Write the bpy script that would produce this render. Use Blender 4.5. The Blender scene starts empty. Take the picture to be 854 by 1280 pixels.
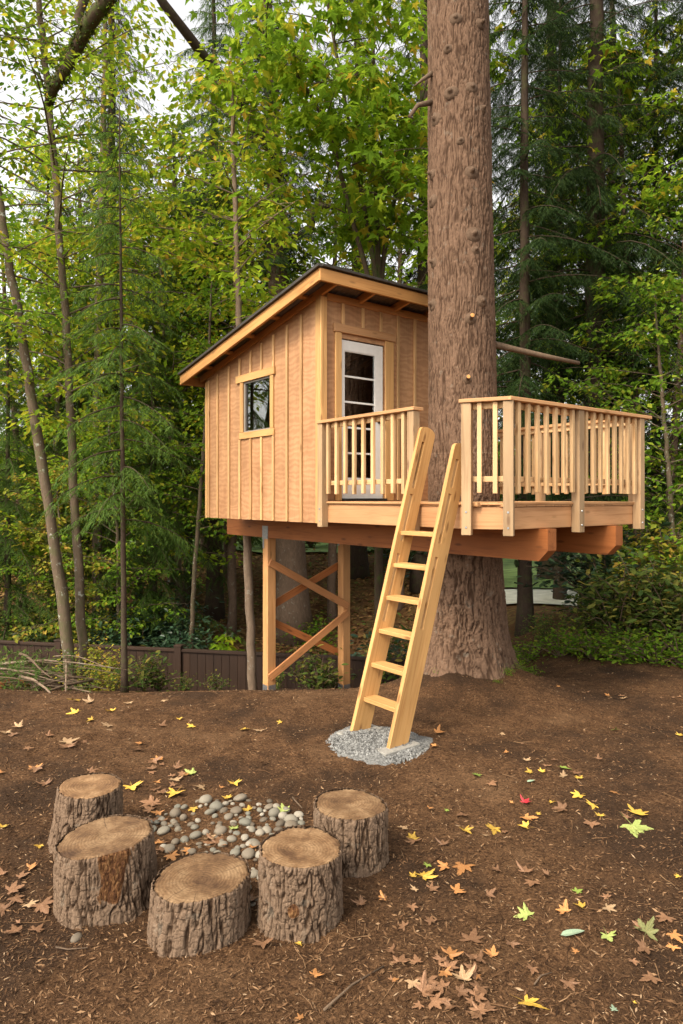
import bpy, bmesh, math, random
import numpy as np
from mathutils import Vector, Matrix

# ------------------------------------------------------------------ camera, sky, sun, exposure
sc = bpy.context.scene
C = bpy.context.collection
EYE = 2.11            # eye height above the soil at the ladder foot (m)
F = 853.0             # focal length in photo pixels (24 mm on a 36 mm tall frame)
HOR = 622.0           # photo row of the horizon
cam_d = bpy.data.cameras.new('camera')
cam = bpy.data.objects.new('camera', cam_d); C.objects.link(cam)
cam_d.sensor_fit = 'VERTICAL'; cam_d.sensor_height = 36.0; cam_d.sensor_width = 24.0
cam_d.lens = 24.0
cam_d.shift_y = -(640 - HOR) / 1280.0
cam_d.clip_start = 0.05; cam_d.clip_end = 1000
cam.location = (0, 0, EYE); cam.rotation_euler = (math.radians(90), 0, 0)
sc.camera = cam

SUN_EL, SUN_AZ = math.radians(46), math.radians(222)   # azimuth clockwise from +Y: behind the camera, to the left
w = bpy.data.worlds.new('World'); sc.world = w; w.use_nodes = True
nt = w.node_tree; nt.nodes.clear()
sky = nt.nodes.new('ShaderNodeTexSky'); sky.sky_type = 'NISHITA'; sky.sun_disc = False
sky.sun_elevation = SUN_EL; sky.sun_rotation = SUN_AZ
sky.air_density = 1.0; sky.dust_density = 3.0
hs = nt.nodes.new('ShaderNodeHueSaturation'); hs.inputs['Saturation'].default_value = 0.22   # overcast: nearly white
bg = nt.nodes.new('ShaderNodeBackground'); bg.inputs['Strength'].default_value = 0.15
wo = nt.nodes.new('ShaderNodeOutputWorld')
nt.links.new(sky.outputs[0], hs.inputs['Color']); nt.links.new(hs.outputs[0], bg.inputs[0]); nt.links.new(bg.outputs[0], wo.inputs[0])
sd = bpy.data.lights.new('sun', 'SUN'); sun = bpy.data.objects.new('sun', sd); C.objects.link(sun)
sd.energy = 1.15; sd.angle = math.radians(13); sd.color = (1, .90, .76)
sdir = Vector((math.sin(SUN_AZ) * math.cos(SUN_EL), math.cos(SUN_AZ) * math.cos(SUN_EL), math.sin(SUN_EL)))
sun.rotation_euler = sdir.to_track_quat('Z', 'Y').to_euler()
sc.view_settings.view_transform = 'Standard'; sc.view_settings.look = 'None'
sc.view_settings.gamma = 1; sc.view_settings.use_curve_mapping = False
sc.view_settings.exposure = 1.55
sc.view_settings.use_white_balance = True; sc.view_settings.white_balance_temperature = 7100   # the photo's warm camera balance
sc.render.engine = 'CYCLES'
cy = sc.cycles
cy.max_bounces = 12; cy.diffuse_bounces = 8; cy.glossy_bounces = 3; cy.transmission_bounces = 10; cy.transparent_max_bounces = 8
cy.use_denoising = True; cy.caustics_reflective = False; cy.caustics_refractive = False

rnd = random.Random(7)
RNG = np.random.default_rng(11)

def px(x, y, Y):                 # the real point at depth Y that the photo shows at (x, y)
    return Vector(((x - 427) / F * Y, Y, EYE + (HOR - y) / F * Y))

# ------------------------------------------------------------------ noise
def _hash(ix, iy, iz, seed):
    n = (ix * 374761393 + iy * 668265263 + iz * 2147483647 + seed * 1274126177) & 0xffffffff
    n = ((n ^ (n >> 13)) * 1274126177) & 0xffffffff
    n = ((n ^ (n >> 16)) * 2246822519) & 0xffffffff
    return ((n ^ (n >> 15)) & 0xffffff) / float(0xffffff)
def vnoise(x, y, z=None, seed=0):
    x = np.asarray(x, float); y = np.asarray(y, float)
    z = np.zeros_like(x) if z is None else np.asarray(z, float)
    xi, yi, zi = np.floor(x).astype(np.int64), np.floor(y).astype(np.int64), np.floor(z).astype(np.int64)
    fx, fy, fz = x - xi, y - yi, z - zi
    fx, fy, fz = [f * f * (3 - 2 * f) for f in (fx, fy, fz)]
    r = 0
    for dx in (0, 1):
        for dy in (0, 1):
            for dz in (0, 1):
                r = r + _hash(xi + dx, yi + dy, zi + dz, seed) * (fx if dx else 1 - fx) * (fy if dy else 1 - fy) * (fz if dz else 1 - fz)
    return r * 2 - 1
def fbm(x, y, z=None, seed=0, oct=3):
    r, a, s = 0, 1.0, 1.0
    for k in range(oct):
        r = r + a * vnoise(x * s, y * s, None if z is None else z * s, seed + k * 17)
        a *= .5; s *= 2.03
    return r
def sstep(a, b, x):
    t = np.clip((np.asarray(x, float) - a) / (b - a), 0, 1)
    return t * t * (3 - 2 * t)

def ridge_bark(th, v, R, fu, fv, seed, wide=.30):
    """wavy vertical furrows that part and join again: 0 in the furrows, 1 on the plates"""
    c, s_ = np.cos(th) * R, np.sin(th) * R
    wx = .035 * vnoise(c * 7, s_ * 7, v * 5, seed + 1); wy = .035 * vnoise(c * 7 + 9, s_ * 7, v * 5, seed + 2)
    wv = .05 * vnoise(c * 16, s_ * 16, v * 6, seed + 3)
    n = vnoise((c + wx) * fu, (s_ + wy) * fu, (v + wv) * fv, seed + 4) + .35 * vnoise((c + wx) * fu * 2.3, (s_ + wy) * fu * 2.3, v * fv * 2.6, seed + 5)
    p = sstep(.015, wide, np.abs(n))
    crack = vnoise(c * fu * .8, s_ * fu * .8, v * fv * 5.5, seed + 7)      # short cross cracks
    return p * (1 - .55 * (1 - sstep(.0, .10, np.abs(crack))) * (p > .3))

# ------------------------------------------------------------------ mesh helpers
class MB:
    def __init__(s):
        s.v = []; s.q = []; s.t = []; s.n = 0; s.attr = []
    def add(s, v, quads=None, tris=None, attr=None):
        v = np.asarray(v, float).reshape(-1, 3)
        if quads is not None and len(quads): s.q.append(np.asarray(quads, np.int64).reshape(-1, 4) + s.n)
        if tris is not None and len(tris): s.t.append(np.asarray(tris, np.int64).reshape(-1, 3) + s.n)
        s.v.append(v); s.n += len(v)
        s.attr.append(np.zeros(len(v)) if attr is None else np.asarray(attr, float))
    def box(s, x0, x1, y0, y1, z0, z1):
        s.add([(x0,y0,z0),(x1,y0,z0),(x1,y1,z0),(x0,y1,z0),(x0,y0,z1),(x1,y0,z1),(x1,y1,z1),(x0,y1,z1)],
              [(0,3,2,1),(4,5,6,7),(0,1,5,4),(1,2,6,5),(2,3,7,6),(3,0,4,7)])
    def tube(s, pts, rad, sides=8, cap=True, attr=None):
        pts = np.asarray(pts, float); n = len(pts)
        rad = np.broadcast_to(np.asarray(rad, float), (n,))
        tan = np.gradient(pts, axis=0); tan /= np.linalg.norm(tan, axis=1)[:, None] + 1e-9
        ref = np.array([0, 0, 1.]) if abs(tan[:, 2]).mean() < .8 else np.array([1., 0, 0])
        a = np.cross(tan, ref); a /= np.linalg.norm(a, axis=1)[:, None] + 1e-9
        b = np.cross(tan, a)
        th = np.linspace(0, 2 * math.pi, sides, endpoint=False)
        v = pts[:, None, :] + rad[:, None, None] * (np.cos(th)[None, :, None] * a[:, None, :] + np.sin(th)[None, :, None] * b[:, None, :])
        i, j = np.meshgrid(np.arange(n - 1), np.arange(sides), indexing='ij'); j2 = (j + 1) % sides
        q = np.stack([i * sides + j, i * sides + j2, (i + 1) * sides + j2, (i + 1) * sides + j], -1).reshape(-1, 4)
        v = v.reshape(-1, 3)
        t = []
        if cap:
            v = np.vstack([v, pts[0], pts[-1]])
            k = n * sides
            t = [(k, (m + 1) % sides, m) for m in range(sides)] + [(k + 1, (n - 1) * sides + m, (n - 1) * sides + (m + 1) % sides) for m in range(sides)]
        s.add(v, q, t)
    def mesh(s, name, mat, smooth=False, attr=None):
        me = bpy.data.meshes.new(name)
        v = np.vstack(s.v)
        q = np.vstack(s.q) if s.q else np.zeros((0, 4), np.int64)
        t = np.vstack(s.t) if s.t else np.zeros((0, 3), np.int64)
        me.vertices.add(len(v)); me.vertices.foreach_set('co', v.astype(np.float32).ravel())
        loops = np.concatenate([q.ravel(), t.ravel()]).astype(np.int32)
        me.loops.add(len(loops)); me.loops.foreach_set('vertex_index', loops)
        st = np.concatenate([np.arange(len(q)) * 4, len(q) * 4 + np.arange(len(t)) * 3]).astype(np.int32)
        me.polygons.add(len(st)); me.polygons.foreach_set('loop_start', st)
        me.polygons.foreach_set('use_smooth', np.full(len(st), bool(smooth)))
        me.update(calc_edges=True)
        if attr:
            a = me.attributes.new(attr, 'FLOAT', 'POINT'); a.data.foreach_set('value', np.concatenate(s.attr).astype(np.float32))
        for m in (mat if isinstance(mat, (list, tuple)) else [mat]): me.materials.append(m)
        return me

TL = {}
def obj(name, me, parent=None, M=None):
    """link a mesh (or Empty, me=None); M is in the space of the top-level thing"""
    o = bpy.data.objects.new(name, me); C.objects.link(o)
    M = M or Matrix()
    if parent is not None:
        o.parent = parent
        pm = TL.get(parent.name, Matrix()) if parent.parent else Matrix()
        o.matrix_basis = pm.inverted() @ M
    else:
        o.matrix_basis = M
    TL[o.name] = M.copy()
    return o
def tag(o, label, cat, group=None):
    o['label'] = label; o['category'] = cat
    if group: o['group'] = group
    return o
def kind(o, k): o['kind'] = k; return o
def copy_tree(o, parent=None):
    c = o.copy(); C.objects.link(c); c.parent = parent
    for ch in list(o.children): copy_tree(ch, c)
    return c

_bc = {}
def bev_box(L, W, T, bv=.004):
    key = (round(L, 3), round(W, 3), round(T, 3))
    if key in _bc: return _bc[key]
    bm = bmesh.new(); bmesh.ops.create_cube(bm, size=1)
    for v in bm.verts: v.co = Vector(((v.co.x + .5) * L, v.co.y * W, v.co.z * T))
    bmesh.ops.bevel(bm, geom=bm.edges[:], offset=min(bv, .25 * min(L, W, T)), segments=1, affect='EDGES')
    me = bpy.data.meshes.new('board'); bm.to_mesh(me); bm.free()
    _bc[key] = me
    return me
def board(name, parent, p0, p1, W, T, up, mat, bv=.004):
    """a board from p0 to p1 (centre line), W wide, T thick along 'up'"""
    p0 = Vector(p0); p1 = Vector(p1); x = (p1 - p0); L = x.length; x.normalize()
    up = Vector(up); z = (up - x * up.dot(x)).normalized(); y = z.cross(x)
    M = Matrix((x, y, z)).transposed().to_4x4(); M.translation = p0
    me = bev_box(L, W, T, bv)
    if len(me.materials) == 0:
        me.materials.append(mat)
    elif me.materials[0] is not mat:
        me = me.copy(); me.materials.clear(); me.materials.append(mat)
    return obj(name, me, parent, M)
def prism(mb, poly, n0, n1, axis):
    """extrude a 2-D polygon (list of (p,q)) along axis 'x','y' or 'z' from n0 to n1; triangulated as a fan"""
    k = len(poly)
    def P(p, q, n): return {'x': (n, p, q), 'y': (p, n, q), 'z': (p, q, n)}[axis]
    v = [P(p, q, n0) for p, q in poly] + [P(p, q, n1) for p, q in poly]
    area = sum(poly[i][0] * poly[(i + 1) % k][1] - poly[(i + 1) % k][0] * poly[i][1] for i in range(k))
    flip = (area > 0) != (axis == 'y')
    tr = []; qd = []
    for i in range(1, k - 1):
        tr.append((0, i + 1, i) if flip else (0, i, i + 1)); tr.append((k, k + i, k + i + 1) if flip else (k, k + i + 1, k + i))
    for i in range(k):
        j = (i + 1) % k
        qd.append((i, j, k + j, k + i) if flip else (j, i, k + i, k + j))
    mb.add(v, qd, tr)

# ------------------------------------------------------------------ materials
def mat_new(name):
    m = bpy.data.materials.new(name); m.use_nodes = True
    nt = m.node_tree; b = nt.nodes['Principled BSDF']
    b.inputs['Specular IOR Level'].default_value = .3
    return m, nt, b
def N(nt, t, **kw):
    n = nt.nodes.new(t)
    for k, v in kw.items():
        if k in n.inputs: n.inputs[k].default_value = v
        else: setattr(n, k, v)
    return n
def ramp(nt, stops, inp=None):
    n = nt.nodes.new('ShaderNodeValToRGB'); e = n.color_ramp.elements
    while len(e) < len(stops): e.new(.5)
    for i, (p, c) in enumerate(stops): e[i].position = p; e[i].color = (*c, 1) if len(c) == 3 else c
    if inp is not None: nt.links.new(inp, n.inputs[0])
    return n
def mixc(nt, fac, a, b, mode='MIX'):
    n = nt.nodes.new('ShaderNodeMix'); n.data_type = 'RGBA'; n.blend_type = mode
    for s, v in ((n.inputs[0], fac), (n.inputs[6], a), (n.inputs[7], b)):
        if hasattr(v, 'links') or isinstance(v, bpy.types.NodeSocket): nt.links.new(v, s)
        else: s.default_value = v if isinstance(v, (int, float)) else (*v, 1)
    return n.outputs[2]
def math_(nt, op, a, b=None):
    n = nt.nodes.new('ShaderNodeMath'); n.operation = op
    for s, v in zip(n.inputs, (a, b)):
        if v is None: continue
        if isinstance(v, bpy.types.NodeSocket): nt.links.new(v, s)
        else: s.default_value = v
    return n.outputs[0]
def bump(nt, b, h, strength=.3, dist=.01):
    n = nt.nodes.new('ShaderNodeBump'); n.inputs['Strength'].default_value = strength; n.inputs['Distance'].default_value = dist
    nt.links.new(h, n.inputs['Height']); nt.links.new(n.outputs[0], b.inputs['Normal'])
def objco(nt, scale, shift=True):
    tc = nt.nodes.new('ShaderNodeTexCoord'); mp = nt.nodes.new('ShaderNodeMapping')
    mp.inputs['Scale'].default_value = scale
    nt.links.new(tc.outputs['Object'], mp.inputs['Vector'])
    oi = nt.nodes.new('ShaderNodeObjectInfo')
    if shift:
        v = nt.nodes.new('ShaderNodeVectorMath'); v.operation = 'SCALE'; v.inputs[0].default_value = (37.1, 21.7, 53.3)
        nt.links.new(oi.outputs['Random'], v.inputs['Scale'])
        nt.links.new(v.outputs[0], mp.inputs['Location'])
    return mp.outputs[0], oi.outputs['Random'], tc

def wood(name, light, dark, knot=(.22, .11, .04), rough=.62, vary=.22, grain=1.0, knots=True):
    m, nt, b = mat_new(name)
    co, rn, tc = objco(nt, (1.1 * grain, 22 * grain, 22 * grain))
    n1 = N(nt, 'ShaderNodeTexNoise', Scale=1.0, Detail=5.0, Roughness=.6, Distortion=1.2)
    nt.links.new(co, n1.inputs['Vector'])
    r = ramp(nt, [(.30, dark), (.52, light), (.75, tuple(.5 * (a + c) for a, c in zip(light, dark)))], n1.outputs[0])
    col = r.outputs[0]
    # broad change of tone along the board
    co2, _, _ = objco(nt, (.9, 3, 3))
    n2 = N(nt, 'ShaderNodeTexNoise', Scale=1.6, Detail=2.0); nt.links.new(co2, n2.inputs['Vector'])
    r2 = ramp(nt, [(.3, (.80, .78, .74)), (.7, (1.08, 1.06, 1.02))], n2.outputs[0])
    col = mixc(nt, 1.0, col, r2.outputs[0], 'MULTIPLY')
    if knots:
        co3, _, _ = objco(nt, (2.6, 9, 9))
        vo = N(nt, 'ShaderNodeTexVoronoi', Scale=1.0, Randomness=1.0); nt.links.new(co3, vo.inputs['Vector'])
        rk = ramp(nt, [(.07, (1, 1, 1)), (.17, (0, 0, 0))], vo.outputs['Distance'])
        col = mixc(nt, math_(nt, 'MULTIPLY', rk.outputs[0], .75), col, knot)
    v = math_(nt, 'ADD', math_(nt, 'MULTIPLY', rn, vary * 1.3), 1 - vary * .75)
    col = mixc(nt, 1.0, col, v, 'MULTIPLY') if False else col
    hv = nt.nodes.new('ShaderNodeHueSaturation'); nt.links.new(col, hv.inputs['Color']); nt.links.new(v, hv.inputs['Value'])
    nt.links.new(hv.outputs[0], b.inputs['Base Color'])
    b.inputs['Roughness'].default_value = rough
    bump(nt, b, n1.outputs[0], .25, .004)
    return m

M_TRIM = wood('trim_fir', (.54, .315, .130), (.40, .205, .072))
M_BATT = wood('batten_fir', (.55, .335, .160), (.41, .225, .095), vary=.3)
M_RAIL = wood('rail_fir', (0.533, 0.296, 0.144), (0.396, 0.196, 0.084))
M_BAL = wood('baluster_fir', (0.602, 0.400, 0.216), (0.464, 0.272, 0.120))
M_LAD = wood('ladder_fir', (.560, .320, .125), (.42, .210, .070), knot=(.17, .07, .022), vary=.16)
M_FASC = wood('deck_fir', (.49, .265, .130), (.37, .180, .080), vary=.2)
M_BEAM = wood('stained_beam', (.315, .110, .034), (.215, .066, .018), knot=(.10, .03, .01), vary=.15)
M_POST = wood('trestle_fir', (.56, .29, .125), (.42, .19, .07), vary=.15)
M_BRACE = wood('brace_fir', (.44, .195, .080), (.32, .125, .045), vary=.15)
M_GREY = wood('treated_post', (.40, .27, .155), (.29, .185, .10), knot=(.15, .08, .04))
M_ROOFB = wood('roof_fir', (0.516, 0.264, 0.092), (0.387, 0.176, 0.052), vary=.1)
M_RAFT = wood('rafter_fir', (.50, .25, .10), (.38, .165, .06), vary=.15)
M_FENCE = wood('fence_brown', (.042, .022, .0135), (.028, .0145, .009), knots=False, vary=.25)

def plywood(name):
    m, nt, b = mat_new(name)
    tc = nt.nodes.new('ShaderNodeTexCoord')
    mp = N(nt, 'ShaderNodeMapping'); mp.inputs['Scale'].default_value = (2.2, 2.2, .9)
    nt.links.new(tc.outputs['Object'], mp.inputs['Vector'])
    n0 = N(nt, 'ShaderNodeTexNoise', Scale=1.5, Detail=3.0, Roughness=.55); nt.links.new(mp.outputs[0], n0.inputs['Vector'])
    wv = N(nt, 'ShaderNodeTexWave', Scale=1.7, Distortion=9.0, Detail=2.0)
    wv.inputs['Detail Scale'].default_value = 1.6
    wv.bands_direction = 'Z'
    mp2 = N(nt, 'ShaderNodeMapping'); mp2.inputs['Scale'].default_value = (1.5, 1.5, 2.6)
    nt.links.new(tc.outputs['Object'], mp2.inputs['Vector']); nt.links.new(mp2.outputs[0], wv.inputs['Vector'])
    fine = N(nt, 'ShaderNodeTexNoise', Scale=1.0, Detail=4.0)
    mp3 = N(nt, 'ShaderNodeMapping'); mp3.inputs['Scale'].default_value = (60, 60, 5)
    nt.links.new(tc.outputs['Object'], mp3.inputs['Vector']); nt.links.new(mp3.outputs[0], fine.inputs['Vector'])
    r1 = ramp(nt, [(.25, (.315, .158, .078)), (.75, (.47, .268, .142))], n0.outputs[0])
    r2 = ramp(nt, [(.15, (.88, .85, .82)), (.85, (1.05, 1.05, 1.05))], wv.outputs[0])
    r3 = ramp(nt, [(.3, (.93, .92, .9)), (.7, (1.04, 1.04, 1.04))], fine.outputs[0])
    c = mixc(nt, 1.0, r1.outputs[0], r2.outputs[0], 'MULTIPLY'); c = mixc(nt, 1.0, c, r3.outputs[0], 'MULTIPLY')
    g = nt.nodes.new('ShaderNodeNewGeometry')
    c = mixc(nt, 1.0, c, ramp(nt, [(0, (.90, .88, .86)), (1, (1.08, 1.08, 1.06))], g.outputs['Random Per Island']).outputs[0], 'MULTIPLY')
    mp4 = N(nt, 'ShaderNodeMapping'); mp4.inputs['Scale'].default_value = (3.5, 3.5, .35); nt.links.new(tc.outputs['Object'], mp4.inputs['Vector'])
    st = N(nt, 'ShaderNodeTexNoise', Scale=1.4, Detail=3.0); nt.links.new(mp4.outputs[0], st.inputs['Vector'])
    c = mixc(nt, 1.0, c, ramp(nt, [(.32, (.84, .84, .82)), (.55, (1.0, .99, .97))], st.outputs[0]).outputs[0], 'MULTIPLY')
    nt.links.new(c, b.inputs['Base Color']); b.inputs['Roughness'].default_value = .6
    bump(nt, b, fine.outputs[0], .15, .003)
    return m
M_PLY = plywood('fir_plywood')

def plain(name, col, rough=.5, metal=0, noise=.0, nscale=20, bumpy=0):
    m, nt, b = mat_new(name)
    b.inputs['Roughness'].default_value = rough; b.inputs['Metallic'].default_value = metal
    if noise:
        tc = nt.nodes.new('ShaderNodeTexCoord')
        n = N(nt, 'ShaderNodeTexNoise', Scale=nscale, Detail=4.0); nt.links.new(tc.outputs['Object'], n.inputs['Vector'])
        r = ramp(nt, [(.3, tuple(c * (1 - noise) for c in col)), (.7, tuple(min(1, c * (1 + noise)) for c in col))], n.outputs[0])
        nt.links.new(r.outputs[0], b.inputs['Base Color'])
        if bumpy: bump(nt, b, n.outputs[0], bumpy, .01)
    else:
        b.inputs['Base Color'].default_value = (*col, 1)
    return m
M_WHITE = plain('white_paint', (.70, .69, .65), .45, noise=.04)
M_DARKM = plain('dark_roofing', (.040, .034, .028), .6, noise=.25)
M_CORR = plain('corrugated_metal', (.12, .085, .065), .5, .3, noise=.2)
M_STEEL = plain('galvanised_steel', (.34, .35, .36), .45, .8, noise=.2, nscale=40)
M_BLACK = plain('black_metal', (.02, .02, .02), .4)
M_VINYL = plain('window_vinyl', (.20, .18, .155), .5)
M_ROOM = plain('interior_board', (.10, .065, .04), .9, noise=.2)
M_CONC = plain('concrete', (.24, .23, .205), .9, noise=.18, nscale=30, bumpy=.3)

def glass(name, tint=(.75, .78, .78)):
    m, nt, b = mat_new(name)
    b.inputs['Base Color'].default_value = (*tint, 1); b.inputs['Roughness'].default_value = .005
    b.inputs['Transmission Weight'].default_value = 1.0; b.inputs['IOR'].default_value = 2.0
    b.inputs['Specular IOR Level'].default_value = .5
    return m
M_GLASS = glass('window_glass')

def bark(name, plate, furrow, moss=0.0, lichen=0.0, scale=1.0, attr=True, warm=None):
    m, nt, b = mat_new(name)
    tc = nt.nodes.new('ShaderNodeTexCoord')
    mp = N(nt, 'ShaderNodeMapping'); mp.inputs['Scale'].default_value = (14 * scale, 14 * scale, 4.5 * scale)
    nt.links.new(tc.outputs['Object'], mp.inputs['Vector'])
    n = N(nt, 'ShaderNodeTexNoise', Scale=1.6, Detail=6.0, Roughness=.68, Distortion=.6); nt.links.new(mp.outputs[0], n.inputs['Vector'])
    c1 = ramp(nt, [(.28, tuple(c * .72 for c in plate)), (.55, plate), (.8, tuple(min(1, c * 1.35) for c in plate))], n.outputs[0]).outputs[0]
    if attr:
        at = N(nt, 'ShaderNodeAttribute', attribute_name='plate')
        c1 = mixc(nt, at.outputs['Fac'], furrow, c1)
    big = N(nt, 'ShaderNodeTexNoise', Scale=2.2, Detail=3.0); nt.links.new(tc.outputs['Object'], big.inputs['Vector'])
    if name == 'stump_bark':
        at2 = math_(nt, 'MULTIPLY', math_(nt, 'SUBTRACT', at.outputs['Fac'], 1.25), 2.0); at2.node.use_clamp = True
        c1 = mixc(nt, at2, c1, ramp(nt, [(.38, (.050, .022, .012)), (.52, (.115, .052, .022)), (.66, (.23, .125, .055))], n.outputs[0]).outputs[0])
    if warm and name != 'stump_bark':
        c1 = mixc(nt, ramp(nt, [(.5, (0, 0, 0)), (.66, (.8, .8, .8))], big.outputs[0]).outputs[0], c1, warm)
    if lichen:
        sp = N(nt, 'ShaderNodeTexNoise', Scale=9.0, Detail=4.0, Roughness=.7); nt.links.new(tc.outputs['Object'], sp.inputs['Vector'])
        c1 = mixc(nt, ramp(nt, [(.60, (0, 0, 0)), (.66, (lichen,) * 3)], sp.outputs[0]).outputs[0], c1, (.36, .37, .31))
    if moss:
        sp = N(nt, 'ShaderNodeTexNoise', Scale=5.0, Detail=5.0, Roughness=.65); nt.links.new(tc.outputs['Object'], sp.inputs['Vector'])
        c1 = mixc(nt, ramp(nt, [(.5, (0, 0, 0)), (.62, (moss,) * 3)], sp.outputs[0]).outputs[0], c1, (.075, .10, .03))
    nt.links.new(c1, b.inputs['Base Color']); b.inputs['Roughness'].default_value = .9
    b.inputs['Specular IOR Level'].default_value = .1
    bump(nt, b, n.outputs[0], .8, .012)
    return m
M_FIRBARK = bark('fir_bark', (.170, .104, .068), (.055, .031, .019), lichen=.12, scale=2.6)
M_STUMPBARK = bark('stump_bark', (.190, .128, .086), (.042, .024, .014), warm=(.20, .105, .055), lichen=.10, scale=3.0)
M_TRUNK = bark('forest_trunk_bark', (.150, .100, .070), (.08, .05, .03), attr=False, lichen=.3)
M_PALE = bark('pale_trunk_bark', (.125, .092, .062), (.1, .07, .05), attr=False, lichen=.8, moss=.35)
M_DKTRUNK = bark('dark_trunk_bark', (.060, .042, .030), (.05, .03, .02), attr=False, moss=.3)
M_MOSSY = bark('mossy_bark', (.085, .060, .040), (.05, .03, .02), attr=False, moss=.9)
M_TWIG = bark('twig_bark', (.13, .090, .060), (.06, .04, .03), attr=False)
M_POLE = bark('pole_bark', (.21, .150, .105), (.1, .06, .04), attr=False, lichen=.4)

def leafmat(name, stops, trans=.38, rough=.6, spec=.08):
    m, nt, b = mat_new(name)
    g = nt.nodes.new('ShaderNodeNewGeometry')
    r = ramp(nt, stops, g.outputs['Random Per Island'])
    oi = nt.nodes.new('ShaderNodeObjectInfo')
    hv = nt.nodes.new('ShaderNodeHueSaturation'); nt.links.new(r.outputs[0], hv.inputs['Color'])
    nt.links.new(math_(nt, 'ADD', math_(nt, 'MULTIPLY', oi.outputs['Random'], .3), .85), hv.inputs['Value'])
    nt.links.new(hv.outputs[0], b.inputs['Base Color'])
    b.inputs['Roughness'].default_value = rough; b.inputs['Specular IOR Level'].default_value = spec
    tr = nt.nodes.new('ShaderNodeBsdfTranslucent'); nt.links.new(hv.outputs[0], tr.inputs['Color'])
    mx = nt.nodes.new('ShaderNodeMixShader'); mx.inputs[0].default_value = trans
    out = nt.nodes['Material Output']
    nt.links.new(b.outputs[0], mx.inputs[1]); nt.links.new(tr.outputs[0], mx.inputs[2]); nt.links.new(mx.outputs[0], out.inputs['Surface'])
    return m
YG = [(0, (.125, .225, .017)), (.35, (.22, .34, .024)), (.7, (.33, .42, .032)), (.94, (.47, .42, .04)), (1, (.52, .32, .05))]
MG = [(0, (.075, .165, .017)), (.4, (.135, .25, .024)), (.8, (.215, .325, .032)), (1, (.35, .34, .04))]
M_LEAF_YG = leafmat('yellow_green_leaf', YG, .58)
M_LEAF_MG = leafmat('mid_green_leaf', MG, .55)
M_LEAF_AUT = leafmat('autumn_leaf', [(0, (.16, .22, .03)), (.5, (.29, .31, .04)), (.8, (.42, .35, .05)), (1, (.46, .24, .06))], .45)
M_LEAF_MAPLE = leafmat('bigleaf_maple_leaf', [(0, (.125, .235, .018)), (.5, (.21, .345, .024)), (.86, (.31, .41, .03)), (.96, (.50, .43, .04)), (1, (.56, .36, .05))], .58)
M_CONIF = leafmat('conifer_needles', [(0, (.012, .028, .009)), (.5, (.024, .048, .013)), (1, (.046, .074, .019))], .25, .55)
M_CEDAR = leafmat('cedar_sprays', [(0, (.042, .088, .018)), (.5, (.072, .135, .025)), (1, (.115, .180, .036))], .35, .55)
M_SALAL = leafmat('evergreen_shrub_leaf', [(0, (.018, .045, .024)), (.6, (.035, .075, .036)), (1, (.065, .110, .045))], .15, .35, .4)
M_SHRUB = leafmat('shrub_leaf', [(0, (.04, .075, .02)), (.5, (.085, .125, .026)), (.85, (.15, .165, .035)), (1, (.30, .22, .05))], .4)

def fallen(name, a, c):
    m, nt, b = mat_new(name)
    tc = nt.nodes.new('ShaderNodeTexCoord'); oi = nt.nodes.new('ShaderNodeObjectInfo')
    n = N(nt, 'ShaderNodeTexNoise', Scale=14.0, Detail=3.0); nt.links.new(tc.outputs['Object'], n.inputs['Vector'])
    r = ramp(nt, [(.35, a), (.65, c)], n.outputs[0])
    hv = nt.nodes.new('ShaderNodeHueSaturation'); nt.links.new(r.outputs[0], hv.inputs['Color'])
    nt.links.new(math_(nt, 'ADD', math_(nt, 'MULTIPLY', oi.outputs['Random'], .5), .72), hv.inputs['Value'])
    nt.links.new(hv.outputs[0], b.inputs['Base Color']); b.inputs['Roughness'].default_value = .55
    return m
FALL = {
 'y': fallen('yellow_fallen_leaf', (.44, .25, .035), (.58, .38, .075)),
 'o': fallen('orange_fallen_leaf', (.33, .135, .045), (.45, .22, .08)),
 'b': fallen('brown_fallen_leaf', (.15, .073, .036), (.25, .135, .072)),
 't': fallen('tan_fallen_leaf', (.30, .185, .095), (.40, .27, .155)),
 'g': fallen('green_fallen_leaf', (.16, .25, .04), (.30, .36, .08)),
 'e': fallen('pale_green_leaf', (.30, .37, .09), (.40, .45, .15)),
 'p': fallen('blue_green_leaf', (.22, .32, .22), (.32, .40, .27)),
 'r': fallen('red_fallen_leaf', (.38, .02, .03), (.46, .04, .05)),
 'd': fallen('olive_fallen_leaf', (.10, .11, .04), (.16, .15, .06))}

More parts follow.
